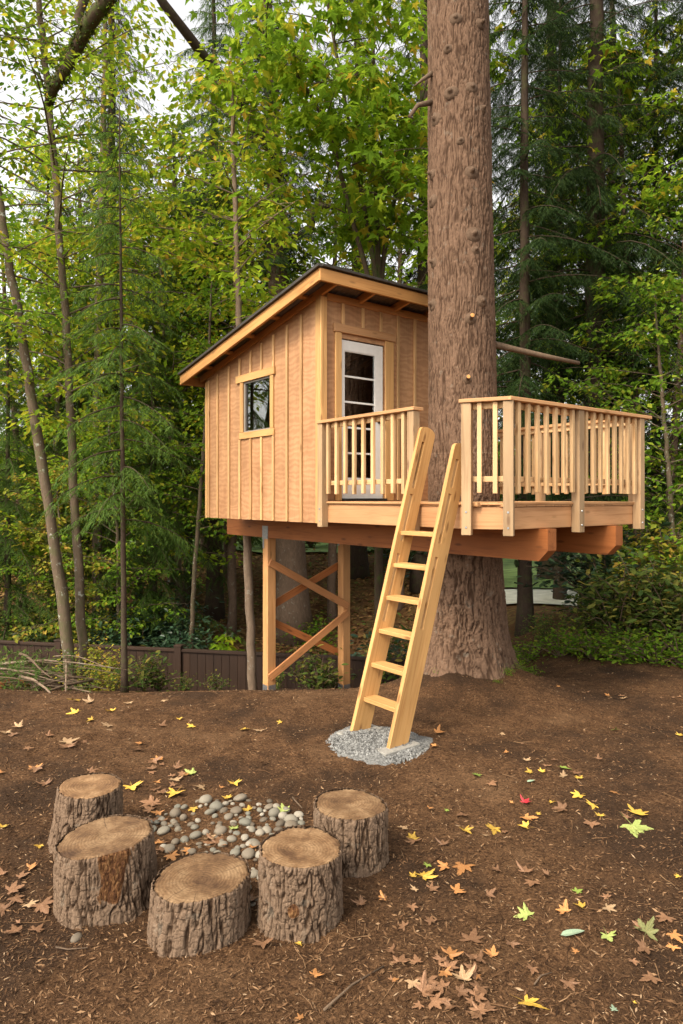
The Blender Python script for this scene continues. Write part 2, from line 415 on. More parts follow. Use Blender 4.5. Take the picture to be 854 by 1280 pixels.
def soil():
    m, nt, b = mat_new('soil_mulch')
    tc = nt.nodes.new('ShaderNodeTexCoord')
    def noise(s, d=5.0, r=.6, dis=0.0):
        n = N(nt, 'ShaderNodeTexNoise', Scale=s, Detail=d, Roughness=r, Distortion=dis); nt.links.new(tc.outputs['Object'], n.inputs['Vector']); return n.outputs[0]
    fine = noise(55.0, 6.0, .75, .5); mid = noise(9.0, 5.0, .7); big = noise(.75, 4.0, .6)
    c = ramp(nt, [(.34, (.024, .013, .008)), (.48, (.094, .051, .026)), (.60, (.158, .088, .045)), (.74, (.30, .180, .098))], fine).outputs[0]
    c = mixc(nt, 1.0, c, ramp(nt, [(.3, (.62, .58, .54)), (.7, (1.2, 1.14, 1.08))], mid).outputs[0], 'MULTIPLY')
    c = mixc(nt, ramp(nt, [(.48, (0, 0, 0)), (.60, (.85, .85, .85))], big).outputs[0], c, (.038, .022, .013))   # damp dark patches
    c = mixc(nt, ramp(nt, [(.30, (.55, .55, .55)), (.44, (0, 0, 0))], big).outputs[0], c, (.20, .115, .06))
    # beyond the fence: leaf litter on the bank
    vo = N(nt, 'ShaderNodeTexVoronoi', Scale=9.0); nt.links.new(tc.outputs['Object'], vo.inputs['Vector'])
    lit = ramp(nt, [(0, (.10, .05, .025)), (.4, (.17, .085, .035)), (.7, (.11, .075, .03)), (1, (.22, .14, .05))], None)
    sep = nt.nodes.new('ShaderNodeSeparateColor'); nt.links.new(vo.outputs['Color'], sep.inputs[0]); nt.links.new(sep.outputs[0], lit.inputs[0])
    sx = nt.nodes.new('ShaderNodeSeparateXYZ'); nt.links.new(tc.outputs['Object'], sx.inputs[0])
    mr = nt.nodes.new('ShaderNodeMapRange'); mr.inputs[1].default_value = 11.0; mr.inputs[2].default_value = 12.5; nt.links.new(sx.outputs[1], mr.inputs[0])
    c = mixc(nt, mr.outputs[0], c, lit.outputs[0])
    nt.links.new(c, b.inputs['Base Color']); b.inputs['Roughness'].default_value = .95; b.inputs['Specular IOR Level'].default_value = .1
    h = math_(nt, 'ADD', math_(nt, 'MULTIPLY', fine, .6), mid)
    bump(nt, b, h, 1.0, .03)
    return m
M_SOIL = soil()
M_CHIP = leafmat('mulch_chip', [(0, (.026, .014, .008)), (.4, (.085, .044, .022)), (.75, (.155, .085, .043)), (.96, (.25, .15, .08)), (1, (.38, .27, .17))], .02, .9, .1)
M_GRAVEL = leafmat('gravel_bits', [(0, (.085, .085, .08)), (.5, (.17, .17, .163)), (1, (.30, .30, .285))], .0, .9, .1)
M_GRAVB = plain('gravel_bed', (.14, .14, .133), .95, noise=.5, nscale=70, bumpy=.8)
M_LAWN = plain('lawn_grass', (.12, .19, .05), .9, noise=.35, nscale=3, bumpy=.4)
M_PATHM = plain('pale_gravel', (.52, .53, .45), .95, noise=.15, nscale=4)

def stonemat():
    m, nt, b = mat_new('river_stone')
    oi = nt.nodes.new('ShaderNodeObjectInfo'); tc = nt.nodes.new('ShaderNodeTexCoord')
    r = ramp(nt, [(0, (.095, .075, .053)), (.3, (.20, .165, .122)), (.55, (.165, .16, .128)), (.8, (.25, .22, .17)), (1, (.33, .30, .245))], oi.outputs['Random'])
    n = N(nt, 'ShaderNodeTexNoise', Scale=30.0, Detail=5.0, Roughness=.7); nt.links.new(tc.outputs['Object'], n.inputs['Vector'])
    c = mixc(nt, 1.0, r.outputs[0], ramp(nt, [(.3, (.72, .70, .68)), (.7, (1.1, 1.1, 1.1))], n.outputs[0]).outputs[0], 'MULTIPLY')
    nt.links.new(c, b.inputs['Base Color']); b.inputs['Roughness'].default_value = .7
    bump(nt, b, n.outputs[0], .2, .004)
    return m
M_STONE = stonemat()

def cutface():
    m, nt, b = mat_new('sawn_end_grain')
    tc = nt.nodes.new('ShaderNodeTexCoord'); oi = nt.nodes.new('ShaderNodeObjectInfo')
    wv = N(nt, 'ShaderNodeTexWave', Scale=19.0, Distortion=3.5, Detail=3.0); wv.wave_type = 'RINGS'; wv.rings_direction = 'Z'
    wv.inputs['Detail Scale'].default_value = 1.2
    nt.links.new(tc.outputs['Object'], wv.inputs['Vector'])
    v = nt.nodes.new('ShaderNodeVectorMath'); v.operation = 'SCALE'; v.inputs[0].default_value = (31, 17, 5); nt.links.new(oi.outputs['Random'], v.inputs['Scale'])
    va = nt.nodes.new('ShaderNodeVectorMath'); va.operation = 'ADD'; nt.links.new(tc.outputs['Object'], va.inputs[0]); nt.links.new(v.outputs[0], va.inputs[1])
    n = N(nt, 'ShaderNodeTexNoise', Scale=6.5, Detail=5.0, Roughness=.65); nt.links.new(va.outputs[0], n.inputs['Vector'])
    f = N(nt, 'ShaderNodeTexNoise', Scale=70.0, Detail=3.0); nt.links.new(va.outputs[0], f.inputs['Vector'])
    c = ramp(nt, [(.30, (.085, .042, .019)), (.48, (.185, .103, .048)), (.68, (.33, .21, .112))], n.outputs[0]).outputs[0]
    c = mixc(nt, 1.0, c, ramp(nt, [(.2, (.88, .86, .84)), (.8, (1.04, 1.04, 1.04))], wv.outputs[0]).outputs[0], 'MULTIPLY')
    c = mixc(nt, 1.0, c, ramp(nt, [(.3, (.78, .76, .74)), (.7, (1.12, 1.12, 1.12))], f.outputs[0]).outputs[0], 'MULTIPLY')
    gr = nt.nodes.new('ShaderNodeTexGradient'); gr.gradient_type = 'RADIAL'; nt.links.new(tc.outputs['Object'], gr.inputs[0])
    nw = N(nt, 'ShaderNodeTexNoise', Scale=9.0, Detail=3.0); nt.links.new(va.outputs[0], nw.inputs['Vector'])
    ang = math_(nt, 'ADD', math_(nt, 'MULTIPLY', gr.outputs['Fac'], 9.0), math_(nt, 'MULTIPLY', nw.outputs[0], .35))
    cr = math_(nt, 'ABSOLUTE', math_(nt, 'SUBTRACT', math_(nt, 'FRACT', ang), .5))
    crk = ramp(nt, [(.0, (1, 1, 1)), (.035, (0, 0, 0))], cr).outputs[0]
    crn = ramp(nt, [(.48, (0, 0, 0)), (.56, (.8, .8, .8))], n.outputs[0]).outputs[0]
    c = mixc(nt, mixc(nt, 1.0, crk, crn, 'MULTIPLY'), c, (.075, .04, .02))
    # darker bark-side ring and stained heart are the wood's own colours
    ln = nt.nodes.new('ShaderNodeVectorMath'); ln.operation = 'LENGTH'
    sc_ = nt.nodes.new('ShaderNodeVectorMath'); sc_.operation = 'MULTIPLY'; sc_.inputs[1].default_value = (1, 1, 0)
    nt.links.new(tc.outputs['Object'], sc_.inputs[0]); nt.links.new(sc_.outputs[0], ln.inputs[0])
    hv = nt.nodes.new('ShaderNodeHueSaturation'); nt.links.new(c, hv.inputs['Color'])
    nt.links.new(math_(nt, 'ADD', math_(nt, 'MULTIPLY', oi.outputs['Random'], .45), .70), hv.inputs['Value'])
    nt.links.new(hv.outputs[0], b.inputs['Base Color']); b.inputs['Roughness'].default_value = .8
    bump(nt, b, math_(nt, 'ADD', math_(nt, 'MULTIPLY', wv.outputs[0], .3), f.outputs[0]), .4, .006)
    return m
M_CUT = cutface()

# ------------------------------------------------------------------ ground
def ground_h(x, y, fine=True):
    x = np.asarray(x, float); y = np.asarray(y, float)
    left = 1 - sstep(1.2, 3.4, x)
    d = np.where(y < 10.6, -.275 * np.clip(y - 7.45, 0, None), -.866 - .50 * (y - 10.6))
    d = np.maximum(d, -2.05)
    soft = sstep(6.6, 8.4, y)
    bank = -2.05 + 2.2 * sstep(12.5, 24.5, y)
    z = np.where(y < 13.0, d * (.35 + .65 * soft) if False else d, np.maximum(bank, -2.05))
    z = z * left + (1 - left) * (-.05 * sstep(8, 11, y) + .0 * y)
    z = z + .34 * np.exp(-(((x - 1.5) / .85) ** 2 + ((y - 7.72) / .70) ** 2)) * (1 + .25 * vnoise(x * 2.6, y * 2.6, seed=12))
    z = z + .06 * vnoise(x * .35 + 3, y * .35, seed=3) * sstep(4.5, 7, y)
    if fine:
        near = 1 - sstep(9, 16, y)
        z = z + near * (.022 * vnoise(x * 1.7, y * 1.7, seed=4) + .012 * vnoise(x * 6, y * 6, seed=5) + .008 * vnoise(x * 17, y * 17, seed=6))
        z = z + (1 - near) * .08 * vnoise(x * .8, y * .8, seed=8)
    return z
def gz(x, y): return float(ground_h(np.array([x]), np.array([y]))[0])
def axis_pts(segs):
    out = []
    for a, b_, n in segs: out.append(np.linspace(a, b_, n, endpoint=False))
    return np.unique(np.concatenate(out + [[segs[-1][1]]]))
gx = axis_pts([(-300, -30, 20), (-30, -8, 60), (-8, -4, 40), (-4, 4, 250), (4, 8, 40), (8, 30, 60), (30, 300, 20)])
gy = axis_pts([(-60, -2, 20), (-2, 2, 20), (2, 8, 240), (8, 14, 100), (14, 30, 60), (30, 60, 20), (60, 500, 20)])
GX, GY = np.meshgrid(gx, gy, indexing='ij')
GZ = ground_h(GX, GY)
def grid_quads(nx, ny):
    i, j = np.meshgrid(np.arange(nx - 1), np.arange(ny - 1), indexing='ij')
    return np.stack([i * ny + j, (i + 1) * ny + j, (i + 1) * ny + j + 1, i * ny + j + 1], -1).reshape(-1, 4)
mb = MB(); mb.add(np.stack([GX, GY, GZ], -1), grid_quads(len(gx), len(gy)))
kind(obj('ground', mb.mesh('ground', M_SOIL, True)), 'structure')
def sheet(name, x0, x1, y0, y1, nx, ny, mat, dz, edge=.0):
    X, Y = np.meshgrid(np.linspace(x0, x1, nx), np.linspace(y0, y1, ny), indexing='ij')
    X = X + edge * vnoise(Y * .6, Y * .1 + X, seed=41); Y = Y + edge * vnoise(X * .5, X * .1 + Y, seed=42)
    m_ = MB(); m_.add(np.stack([X, Y, ground_h(X, Y) + dz], -1), grid_quads(nx, ny))
    return kind(obj(name, m_.mesh(name, mat, True)), 'structure')
sheet('lawn', -26, 2.0, 23.5, 60, 60, 60, M_LAWN, .10, .6)
sheet('gravel_path', 3.2, 12, 13.6, 15.6, 40, 24, M_PATHM, .05, .25)
sheet('lawn', 3.0, 16, 15.7, 30, 40, 40, M_LAWN, .07, .3)

# ------------------------------------------------------------------ loose mulch on the soil (uncountable)
def chips(n, seed, y0, y1, smin, smax, mat, name, xlim=None, cz=.0):
    r = np.random.default_rng(seed)
    y = y0 * (y1 / y0) ** r.random(n)
    half = .53 * y + .35
    x = (r.random(n) * 2 - 1) * half
    z = ground_h(x, y)
    L = smin + (smax - smin) * r.random(n) ** 3; W = .0015 + L * (.06 + .24 * r.random(n) ** 2)
    a = r.random(n) * 2 * math.pi; tilt = r.normal(0, .25, n); roll = r.normal(0, .5, n)
    d = np.stack([np.cos(a) * np.cos(tilt), np.sin(a) * np.cos(tilt), np.sin(tilt)], -1)
    s_ = np.stack([-np.sin(a) * np.cos(roll), np.cos(a) * np.cos(roll), np.sin(roll)], -1)
    c = np.stack([x, y, z + .004 + .2 * W], -1)
    v = np.stack([c - d * L[:, None] / 2, c + s_ * W[:, None] / 2, c + d * L[:, None] / 2, c - s_ * W[:, None] / 2], 1)
    m_ = MB(); i = np.arange(n)[:, None] * 4
    m_.add(v, np.hstack([i, i + 3, i + 2, i + 1]))
    for k in range(420):
        yk = y0 * (y1 / y0) ** r.random(); xk = (r.random() * 2 - 1) * (.53 * yk + .3); Lk = r.uniform(.05, .20); ak = r.random() * 6.283
        tt = np.linspace(-.5, .5, 4); X_ = xk + tt * Lk * math.cos(ak) + r.normal(0, .006, 4); Y_ = yk + tt * Lk * math.sin(ak) + r.normal(0, .006, 4)
        m_.tube(np.stack([X_, Y_, ground_h(X_, Y_) + .007], -1), np.linspace(r.uniform(.0015, .0035), .001, 4), 3, False)
    return kind(tag(obj(name, m_.mesh(name, mat)), 'loose brown bark mulch and litter scattered over the soil', 'mulch'), 'stuff')
chips(120000, 5, 2.3, 9.2, .006, .042, M_CHIP, 'bark_mulch')

# ------------------------------------------------------------------ treehouse (local axes: x = u towards the viewer, y = v along the door wall)
ANG = math.radians(-52)
house = obj('treehouse', None, None, Matrix.Translation((-.23, 7.85, 0)) @ Matrix.Rotation(ANG, 4, 'Z'))
tag(house, 'wooden treehouse cabin with sloped roof, railed deck and trestle legs around a fir trunk', 'treehouse')
ca, sa = math.cos(ANG), math.sin(ANG)
def H(a, b, z=0): return Vector((-.23 + a * ca - b * sa, 7.85 + a * sa + b * ca, z))
DK = 2.067                       # deck surface
WB = 1.815                       # bottom of the cabin walls
LW = -2.88                       # far end of the window wall
BW = 2.10                        # width of the door wall
SL = .195
def wtop(a): return 4.475 + SL * a
PT = .014
# window wall (y = 0), with an opening
WX0, WX1, WZ0, WZ1 = -1.765, -1.085, EYE + .875, EYE + 1.555
mb = MB()
def wp(a0, a1, z0=None, z1=None):
    prism(mb, [(a0, z0 if z0 is not None else WB), (a1, z0 if z0 is not None else WB),
               (a1, z1 if z1 is not None else wtop(a1)), (a0, z1 if z1 is not None else wtop(a0))], 0, PT, 'y')
wp(LW, WX0); wp(WX0, WX1, None, WZ0); wp(WX0, WX1, WZ1, None); wp(WX1, 0)
wall1 = obj('plywood_wall', mb.mesh('plywood_wall', M_PLY), house)
mb = MB()                        # door wall (x = 0)
DB0, DB1, DZ1 = .285, .962, DK + 1.92
def dp(b0, b1, z0, z1): prism(mb, [(b0, z0), (b1, z0), (b1, z1), (b0, z1)], -PT, 0, 'x')
dp(PT, DB0, WB, wtop(0)); dp(DB0, DB1, DZ1, wtop(0)); dp(DB0, DB1, WB, DK + .01); dp(DB1, BW, WB, wtop(0))
wall2 = obj('plywood_wall', mb.mesh('plywood_wall', M_PLY), house)
mb = MB(); prism(mb, [(LW, WB), (0 - PT, WB), (0 - PT, wtop(0)), (LW, wtop(LW))], BW - PT, BW, 'y')
obj('plywood_wall', mb.mesh('plywood_wall', M_PLY), house)
mb = MB(); prism(mb, [(PT, WB), (BW - PT, WB), (BW - PT, wtop(LW)), (PT, wtop(LW))], LW, LW + PT, 'x')
obj('plywood_wall', mb.mesh('plywood_wall', M_PLY), house)
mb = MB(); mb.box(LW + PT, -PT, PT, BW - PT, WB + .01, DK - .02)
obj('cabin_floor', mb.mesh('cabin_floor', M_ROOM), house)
# battens on the window wall
for a in (-2.78, -2.505, -2.17, -1.865, -1.575, -1.30, -1.012, -.70, -.392):
    zt = wtop(a) - .105
    segs = [(WB + .004, zt)]
    if -1.80 < a < -1.05: segs = [(WB + .004, EYE + .785), (EYE + 1.66, zt)]
    elif -1.95 < a < -1.80 or -1.05 < a < -.98: segs = [(WB + .004, EYE + .785), (EYE + 1.66, zt)]
    for z0, z1 in segs:
        board('batten', wall1, (a, -.0125, z0), (a, -.0125, z1), .040, .024, (0, -1, 0), M_BATT, .003)
board('corner_board', wall1, (-.046, -.0125, WB - .004), (-.046, -.0125, wtop(-.046) - .02), .088, .024, (0, -1, 0), M_TRIM)
board('corner_board', wall1, (LW + .03, -.0125, WB - .004), (LW + .03, -.0125, wtop(LW) - .10), .05, .024, (0, -1, 0), M_TRIM)
board('corner_board', wall2, (.0125, .020, WB - .004), (.0125, .020, wtop(0) - .05), .088, .024, (1, 0, 0), M_TRIM)
for b in (.305, .61, .90, 1.185, 1.475, 1.77, 2.05):
    lo = EYE + 2.035 if b < 1.12 else DK + .012
    board('batten', wall2, (.0125, b, lo), (.0125, b, wtop(0) - .085), .040, .024, (1, 0, 0), M_BATT, .003)
board('frieze_board', wall2, (.011, .07, wtop(0) - .04), (.011, BW, wtop(0) - .04), .085, .02, (1, 0, 0), M_RAFT)
# window
mb = MB()
fw = .035
mb.box(WX0, WX0 + fw, -.004, .05, WZ0, WZ1); mb.box(WX1 - fw * .6, WX1, -.004, .05, WZ0, WZ1)
mb.box(WX0 + fw, WX1 - fw * .6, -.003, .05, WZ0, WZ0 + fw * .6); mb.box(WX0 + fw, WX1 - fw * .6, -.003, .05, WZ1 - fw * .6, WZ1)
win = obj('window', mb.mesh('window', M_VINYL), house)
mb = MB(); mb.box(WX0 + fw, WX1 - fw * .6, .018, .024, WZ0 + fw * .6, WZ1 - fw * .6)
obj('pane', mb.mesh('pane', M_GLASS), win)
board('casing', win, (-1.95, -.017, EYE + 1.607), (-.972, -.017, EYE + 1.607), .10, .032, (0, -1, 0), M_TRIM)
board('casing', win, (-1.87, -.013, EYE + .835), (-.99, -.013, EYE + .835), .088, .026, (0, -1, 0), M_TRIM)
board('casing', win, (-1.808, -.0125, EYE + .881), (-1.808, -.0125, EYE + 1.556), .082, .024, (0, -1, 0), M_TRIM)
board('casing', win, (-1.045, -.0125, EYE + .881), (-1.045, -.0125, EYE + 1.556), .074, .024, (0, -1, 0), M_TRIM)
# door (slab set back a little in the opening)
mb = MB()
d0, d1, dz0, dz1 = DB0 + .012, DB1 - .012, DK + .03, DZ1 - .012
g0, g1, gz0, gz1 = d0 + .055, d1 - .125, DK + .27, dz1 - .12
mb.box(-.055, -.015, d0, g0, dz0, dz1); mb.box(-.055, -.015, g1, d1, dz0, dz1)
mb.box(-.055, -.016, g0, g1, dz0, gz0); mb.box(-.055, -.016, g0, g1, gz1, dz1)
door = obj('door', mb.mesh('door', M_WHITE), house)
step = (gz1 - gz0) / 5
for k in range(5):
    mb = MB(); mb.box(-.040, -.034, g0, g1, gz0 + k * step + .011, gz0 + (k + 1) * step - .011)
    obj('pane', mb.mesh('pane', M_GLASS), door)
for k in range(6):
    z = gz0 + k * step
    mb = MB(); mb.box(-.050, -.022, g0 + .001, g1 - .001, z - .011 if k else z + .0005, z + .011 if k < 5 else z - .0005)
    obj('muntin', mb.mesh('muntin', M_WHITE), door)
mb = MB(); mb.tube([(-.016, d1 - .06, DK + .98), (.03, d1 - .06, DK + .98), (.032, d1 - .06, DK + .98), (.06, d1 - .06, DK + .98)], [.03, .03, .026, .022], 12)
obj('handle', mb.mesh('handle', M_BLACK, True), door)
board('casing', door, (.0125, .235, DK + .005), (.0125, .235, EYE + 1.935), .092, .024, (1, 0, 0), M_TRIM)
board('casing', door, (.0125, 1.035, DK + .005), (.0125, 1.035, EYE + 1.935), .135, .024, (1, 0, 0), M_TRIM)
board('casing', door, (.019, .165, EYE + 1.986), (.019, 1.125, EYE + 1.986), .098, .034, (1, 0, 0), M_RAIL)
board('threshold', door, (.0, DB0, DK + .018), (.0, DB1, DK + .018), .12, .03, (0, 0, 1), M_BLACK)
# roof: corrugated sheet on rafters, fascia boards all round
RA0, RA1, RB0, RB1 = -3.11, .35, -.30, 2.34
def rtop(a): return 4.62 + SL * (a - .35)
nb = 240
bb = np.linspace(RB0 + .015, RB1 - .015, nb)
mb = MB()
top = []
for a in (RA0 - .02, RA1 + .03):
    for off in (0, -.004):
        top.append(np.stack([np.full(nb, a), bb, rtop(a) - .012 + .009 * np.sin(bb * 2 * math.pi / .068) + off], -1))
V = np.vstack(top)
q = []
for (r0, r1) in ((0, 2), (3, 1), (1, 0), (2, 3)):
    for k in range(nb - 1): q.append((r0 * nb + k, r1 * nb + k, r1 * nb + k + 1, r0 * nb + k + 1))
mb.add(V, q)
roof = obj('roof', mb.mesh('roof', M_CORR, True), house)
for b in (0, .565, 1.13, 1.695, 2.1):
    board('rafter', roof, (RA0 + .04, b, rtop(RA0 + .04) - .075), (RA1 - .04, b, rtop(RA1 - .04) - .075), .09, .038, (0, 1, 0), M_RAFT)
up = Vector((-SL, 0, 1)).normalized()
for b in (RB0 + .019, RB1 - .019):
    board('fascia_board', roof, (RA0, b, rtop(RA0) - .092), (RA1 - .002, b, rtop(RA1) - .092), .135, .038, (0, 1, 0), M_ROOFB)
board('fascia_board', roof, (RA1 + .017, RB0, rtop(RA1) - .094), (RA1 + .017, RB1, rtop(RA1) - .094), .135, .034, (1, 0, 0), M_ROOFB)
board('fascia_board', roof, (RA0 - .017, RB0, rtop(RA0) - .094), (RA0 - .017, RB1, rtop(RA0) - .094), .135, .034, (1, 0, 0), M_ROOFB)
for b in (RB0 - .012, RB1 + .012):
    board('drip_edge', roof, (RA0 - .03, b, rtop(RA0) - .006), (RA1 + .045, b, rtop(RA1 + .045) - .010), .05, .036, up, M_DARKM, .003)
board('drip_edge', roof, (RA1 + .045, RB0 + .014, rtop(RA1) + .0), (RA1 + .045, RB1 - .014, rtop(RA1) + .0), .045, .03, (0, 0, 1), M_DARKM, .003)
for a in np.arange(RA0 + .45, RA1 - .1, .6):
    board('purlin', roof, (a, RB0 + .04, rtop(a) - .04), (a, -.025, rtop(a) - .04), .075, .03, up, M_RAFT)

# deck
CH = [(0.0, 0.0), (2.20, 0.0), (2.515, .19), (2.515, 2.40), (0.0, 2.40)]
TREE = (1.02, 1.27)              # trunk axis in deck coordinates
mb = MB()
for a in (.45, 1.65, 2.05, 2.40):
    mb.box(a - .019, a + .019, .045 if a < 2.2 else .22, 2.36, DK - .232, DK - .040)
deck = obj('deck', mb.mesh('deck', M_FASC), house)
nbd = 17
for k in range(nbd):             # boards run along x, broken around the trunk
    b0 = .0 + k * .141; b1 = b0 + .136
    bc = (b0 + b1) / 2
    a1 = 2.53 if bc > .19 else 2.21 + (bc / .19) * .30
    half = math.sqrt(max(0, .47 ** 2 - min(.47, max(0, abs(bc - TREE[1]) - .068)) ** 2)) if abs(bc - TREE[1]) < .53 else 0
    segs = [(.03, TREE[0] - half), (TREE[0] + half, a1)] if half > 0 else [(.03, a1)]
    for s0, s1 in segs:
        if s1 - s0 > .04: board('deck_board', deck, (s0, bc, DK - .019), (s1, bc, DK - .019), .136, .038, (0, 0, 1), M_RAIL, .003)
def edge_board(p, q, z, W, T, name, mat, out):
    (x0, y0), (x1, y1) = p, q
    return board(name, deck, (x0, y0, z), (x1, y1, z), W, T, out, mat)
fz = DK - .040 - .1
for i, (p, q) in enumerate(zip(CH[:-1], CH[1:])):
    d = Vector((q[0] - p[0], q[1] - p[1], 0)).normalized(); o_ = Vector((d.y, -d.x, 0))
    pp = (p[0] + o_.x * -.0, p[1] + o_.y * -.0); 
    edge_board((p[0] + d.x * .004 - o_.x * .019, p[1] + d.y * .004 - o_.y * .019), (q[0] - d.x * .004 - o_.x * .019, q[1] - d.y * .004 - o_.y * .019), fz, .20, .038, 'fascia_board', M_FASC, tuple(o_))
    if i < 3:
        edge_board((p[0] + d.x * .002, p[1] + d.y * .002), (q[0] - d.x * .002, q[1] - d.y * .002), DK - .012, .022, .05, 'edge_trim', M_RAIL, tuple(o_))

# railings
def railing(posts, segs, out, cap_ext=(.05, .05), low=True):
    """posts: list of (x,y); segs: (i, j, n) bays with n balusters; out = outward normal"""
    o_ = Vector((out[0], out[1], 0)).normalized()
    zt = DK + .914
    p0 = Vector((*posts[0], 0)); p1 = Vector((*posts[-1], 0)); d = (p1 - p0).normalized()
    c0 = p0 - d * cap_ext[0] - o_ * .01; c1 = p1 + d * cap_ext[1] - o_ * .01
    cap = board('railing', house, (c0.x, c0.y, zt - .017), (c1.x, c1.y, zt - .017), .14, .034, (0, 0, 1), M_RAIL)
    for (x, y) in posts:
        board('post', cap, (x, y, DK - .29), (x, y, zt - .0345), .088, .088, tuple(o_), M_GREY)
    for i, j, n in segs:
        a = Vector((*posts[i], 0)) + d * .046; b = Vector((*posts[j], 0)) - d * .046
        off = -o_ * .012
        for z, W in ((zt - .062, .055), (DK + .205, .050)):
            board('stretcher', cap, (a.x + off.x - o_.x * .02, a.y + off.y - o_.y * .02, z), (b.x + off.x - o_.x * .02, b.y + off.y - o_.y * .02, z), W, .032, tuple(o_), M_BAL)
        L = (b - a).length
        for k in range(n):
            t = (k + .5) / n
            p = a + (b - a) * t + o_ * .0235 - o_ * .012
            zb = DK + .085 + rnd.uniform(-.008, .008)
            board('baluster', cap, (p.x, p.y, zb), (p.x, p.y, zt - .036), .040, .036, tuple(o_), M_BAL, .003)
    return cap
r1 = railing([(.085, -.046), (1.56, -.046)], [(0, 1, 9)], (0, -1), (.04, .06))
ch_d = Vector((.315, .19)).normalized(); ch_o = Vector((ch_d.y, -ch_d.x))
PC = (2.235, -.04); PD = (2.562, .128)
r2 = railing([PC, PD], [(0, 1, 2)], (ch_o.x, ch_o.y), (.06, .03))
r3 = railing([(2.562, .25), (2.562, 1.17), (2.562, 2.30)], [(0, 1, 7), (1, 2, 8)], (1, 0), (.13, .16)) if False else None
def railing_right():
    o_ = (1, 0)
    return railing([(2.562, .128), (2.562, 1.17), (2.562, 2.29)], [(0, 1, 7), (1, 2, 8)], o_, (.05, .17))
r3 = railing_right()
for ch in list(r3.children):     # the corner post belongs to the chamfer railing already
    M = TL[ch.name]
    if ch.name.startswith('post') and abs(M.translation.y - .128) < .01:
        bpy.data.objects.remove(ch); break
r4 = railing([(2.45, 2.40), (1.25, 2.40), (.06, 2.40)], [(0, 1, 9), (1, 2, 9)], (0, 1), (.02, .03))
for r in (r1, r2, r3):           # carriage bolts low on the posts
    for ch in list(r.children):
        if ch.name.startswith('post'):
            M = TL[ch.name]; z_ = M.to_3x3() @ Vector((0, 0, 1))
            for zz in (DK - .22, DK - .085):
                p = Vector((M.translation.x, M.translation.y, zz)) + z_ * .044
                mb = MB(); mb.tube([p, p + z_ * .006], [.011, .008], 8)
                obj('bolt', mb.mesh('bolt', M_STEEL), r)

# beams, trestle
BZ0, BZ1 = EYE - .585, DK - .243
for b, a0 in ((.70, -3.42), (1.84, -3.2)):
    me = bpy.data.meshes.new('beam')
    mb = MB(); hgt = BZ1 - BZ0
    prism(mb, [(a0, BZ0 + .02), (a0 + .02, BZ0), (2.50, BZ0), (2.60, BZ0 + .10), (2.60, BZ1), (a0, BZ1)], b - .065, b + .065, 'y')
    o = obj('beam', mb.mesh('beam', M_BEAM), house)
T1, T2 = (-2.25, .70), (-2.02, 1.92)
tp = []
for (a, b) in (T1, T2):
    wpnt = H(a, b); zb = gz(wpnt.x, wpnt.y)
    p = board('trestle_post', house, (a, b, zb - .15), (a, b, BZ0 - .001), .14, .14, (1, 0, 0), M_POST, .006)
    tp.append(p)
    mb = MB(); e = .073
    for s in (-1, 1): mb.box(a - e + .01, a + e - .01, b + s * .0725 - .002, b + s * .0725 + .002, zb - .06, zb + .13)
    mb.box(a + .0705, a + .0745, b - e + .012, b + e - .012, zb - .06, zb + .13)
    obj('post_bracket', mb.mesh('post_bracket', M_STEEL), p)
    mb = MB(); mb.box(a - .075, a + .075, b - .075, b - .067, BZ0 - .02, BZ0 + .17); mb.box(a - .06, a - .02, b - .078, b - .0755, BZ0 - .16, BZ0 - .02)
    obj('beam_bracket', mb.mesh('beam_bracket', M_STEEL), p)
d12 = Vector((T2[0] - T1[0], T2[1] - T1[1], 0)).normalized(); n12 = Vector((d12.y, -d12.x, 0))
if n12.x < 0: n12 = -n12
g1_ = Vector((*T1, 0)); g2_ = Vector((*T2, 0))
def zz(y, Y): return EYE + (HOR - y) / F * Y
Y1, Y2 = H(*T1).y, H(*T2).y
for (ya, yb, side) in ((702, 757, 1), (763, 704, -1), (845, 764, 1), (774, 820, -1)):
    off = n12 * (.072 + .020) * side
    ext = .03
    a = g1_ + off - d12 * ext; b = g2_ + off + d12 * ext
    a.z = zz(ya, Y1); b.z = zz(yb, Y2)
    board('brace', house, a, b, .105, .036, tuple(n12), M_BRACE if side > 0 else M_BEAM)

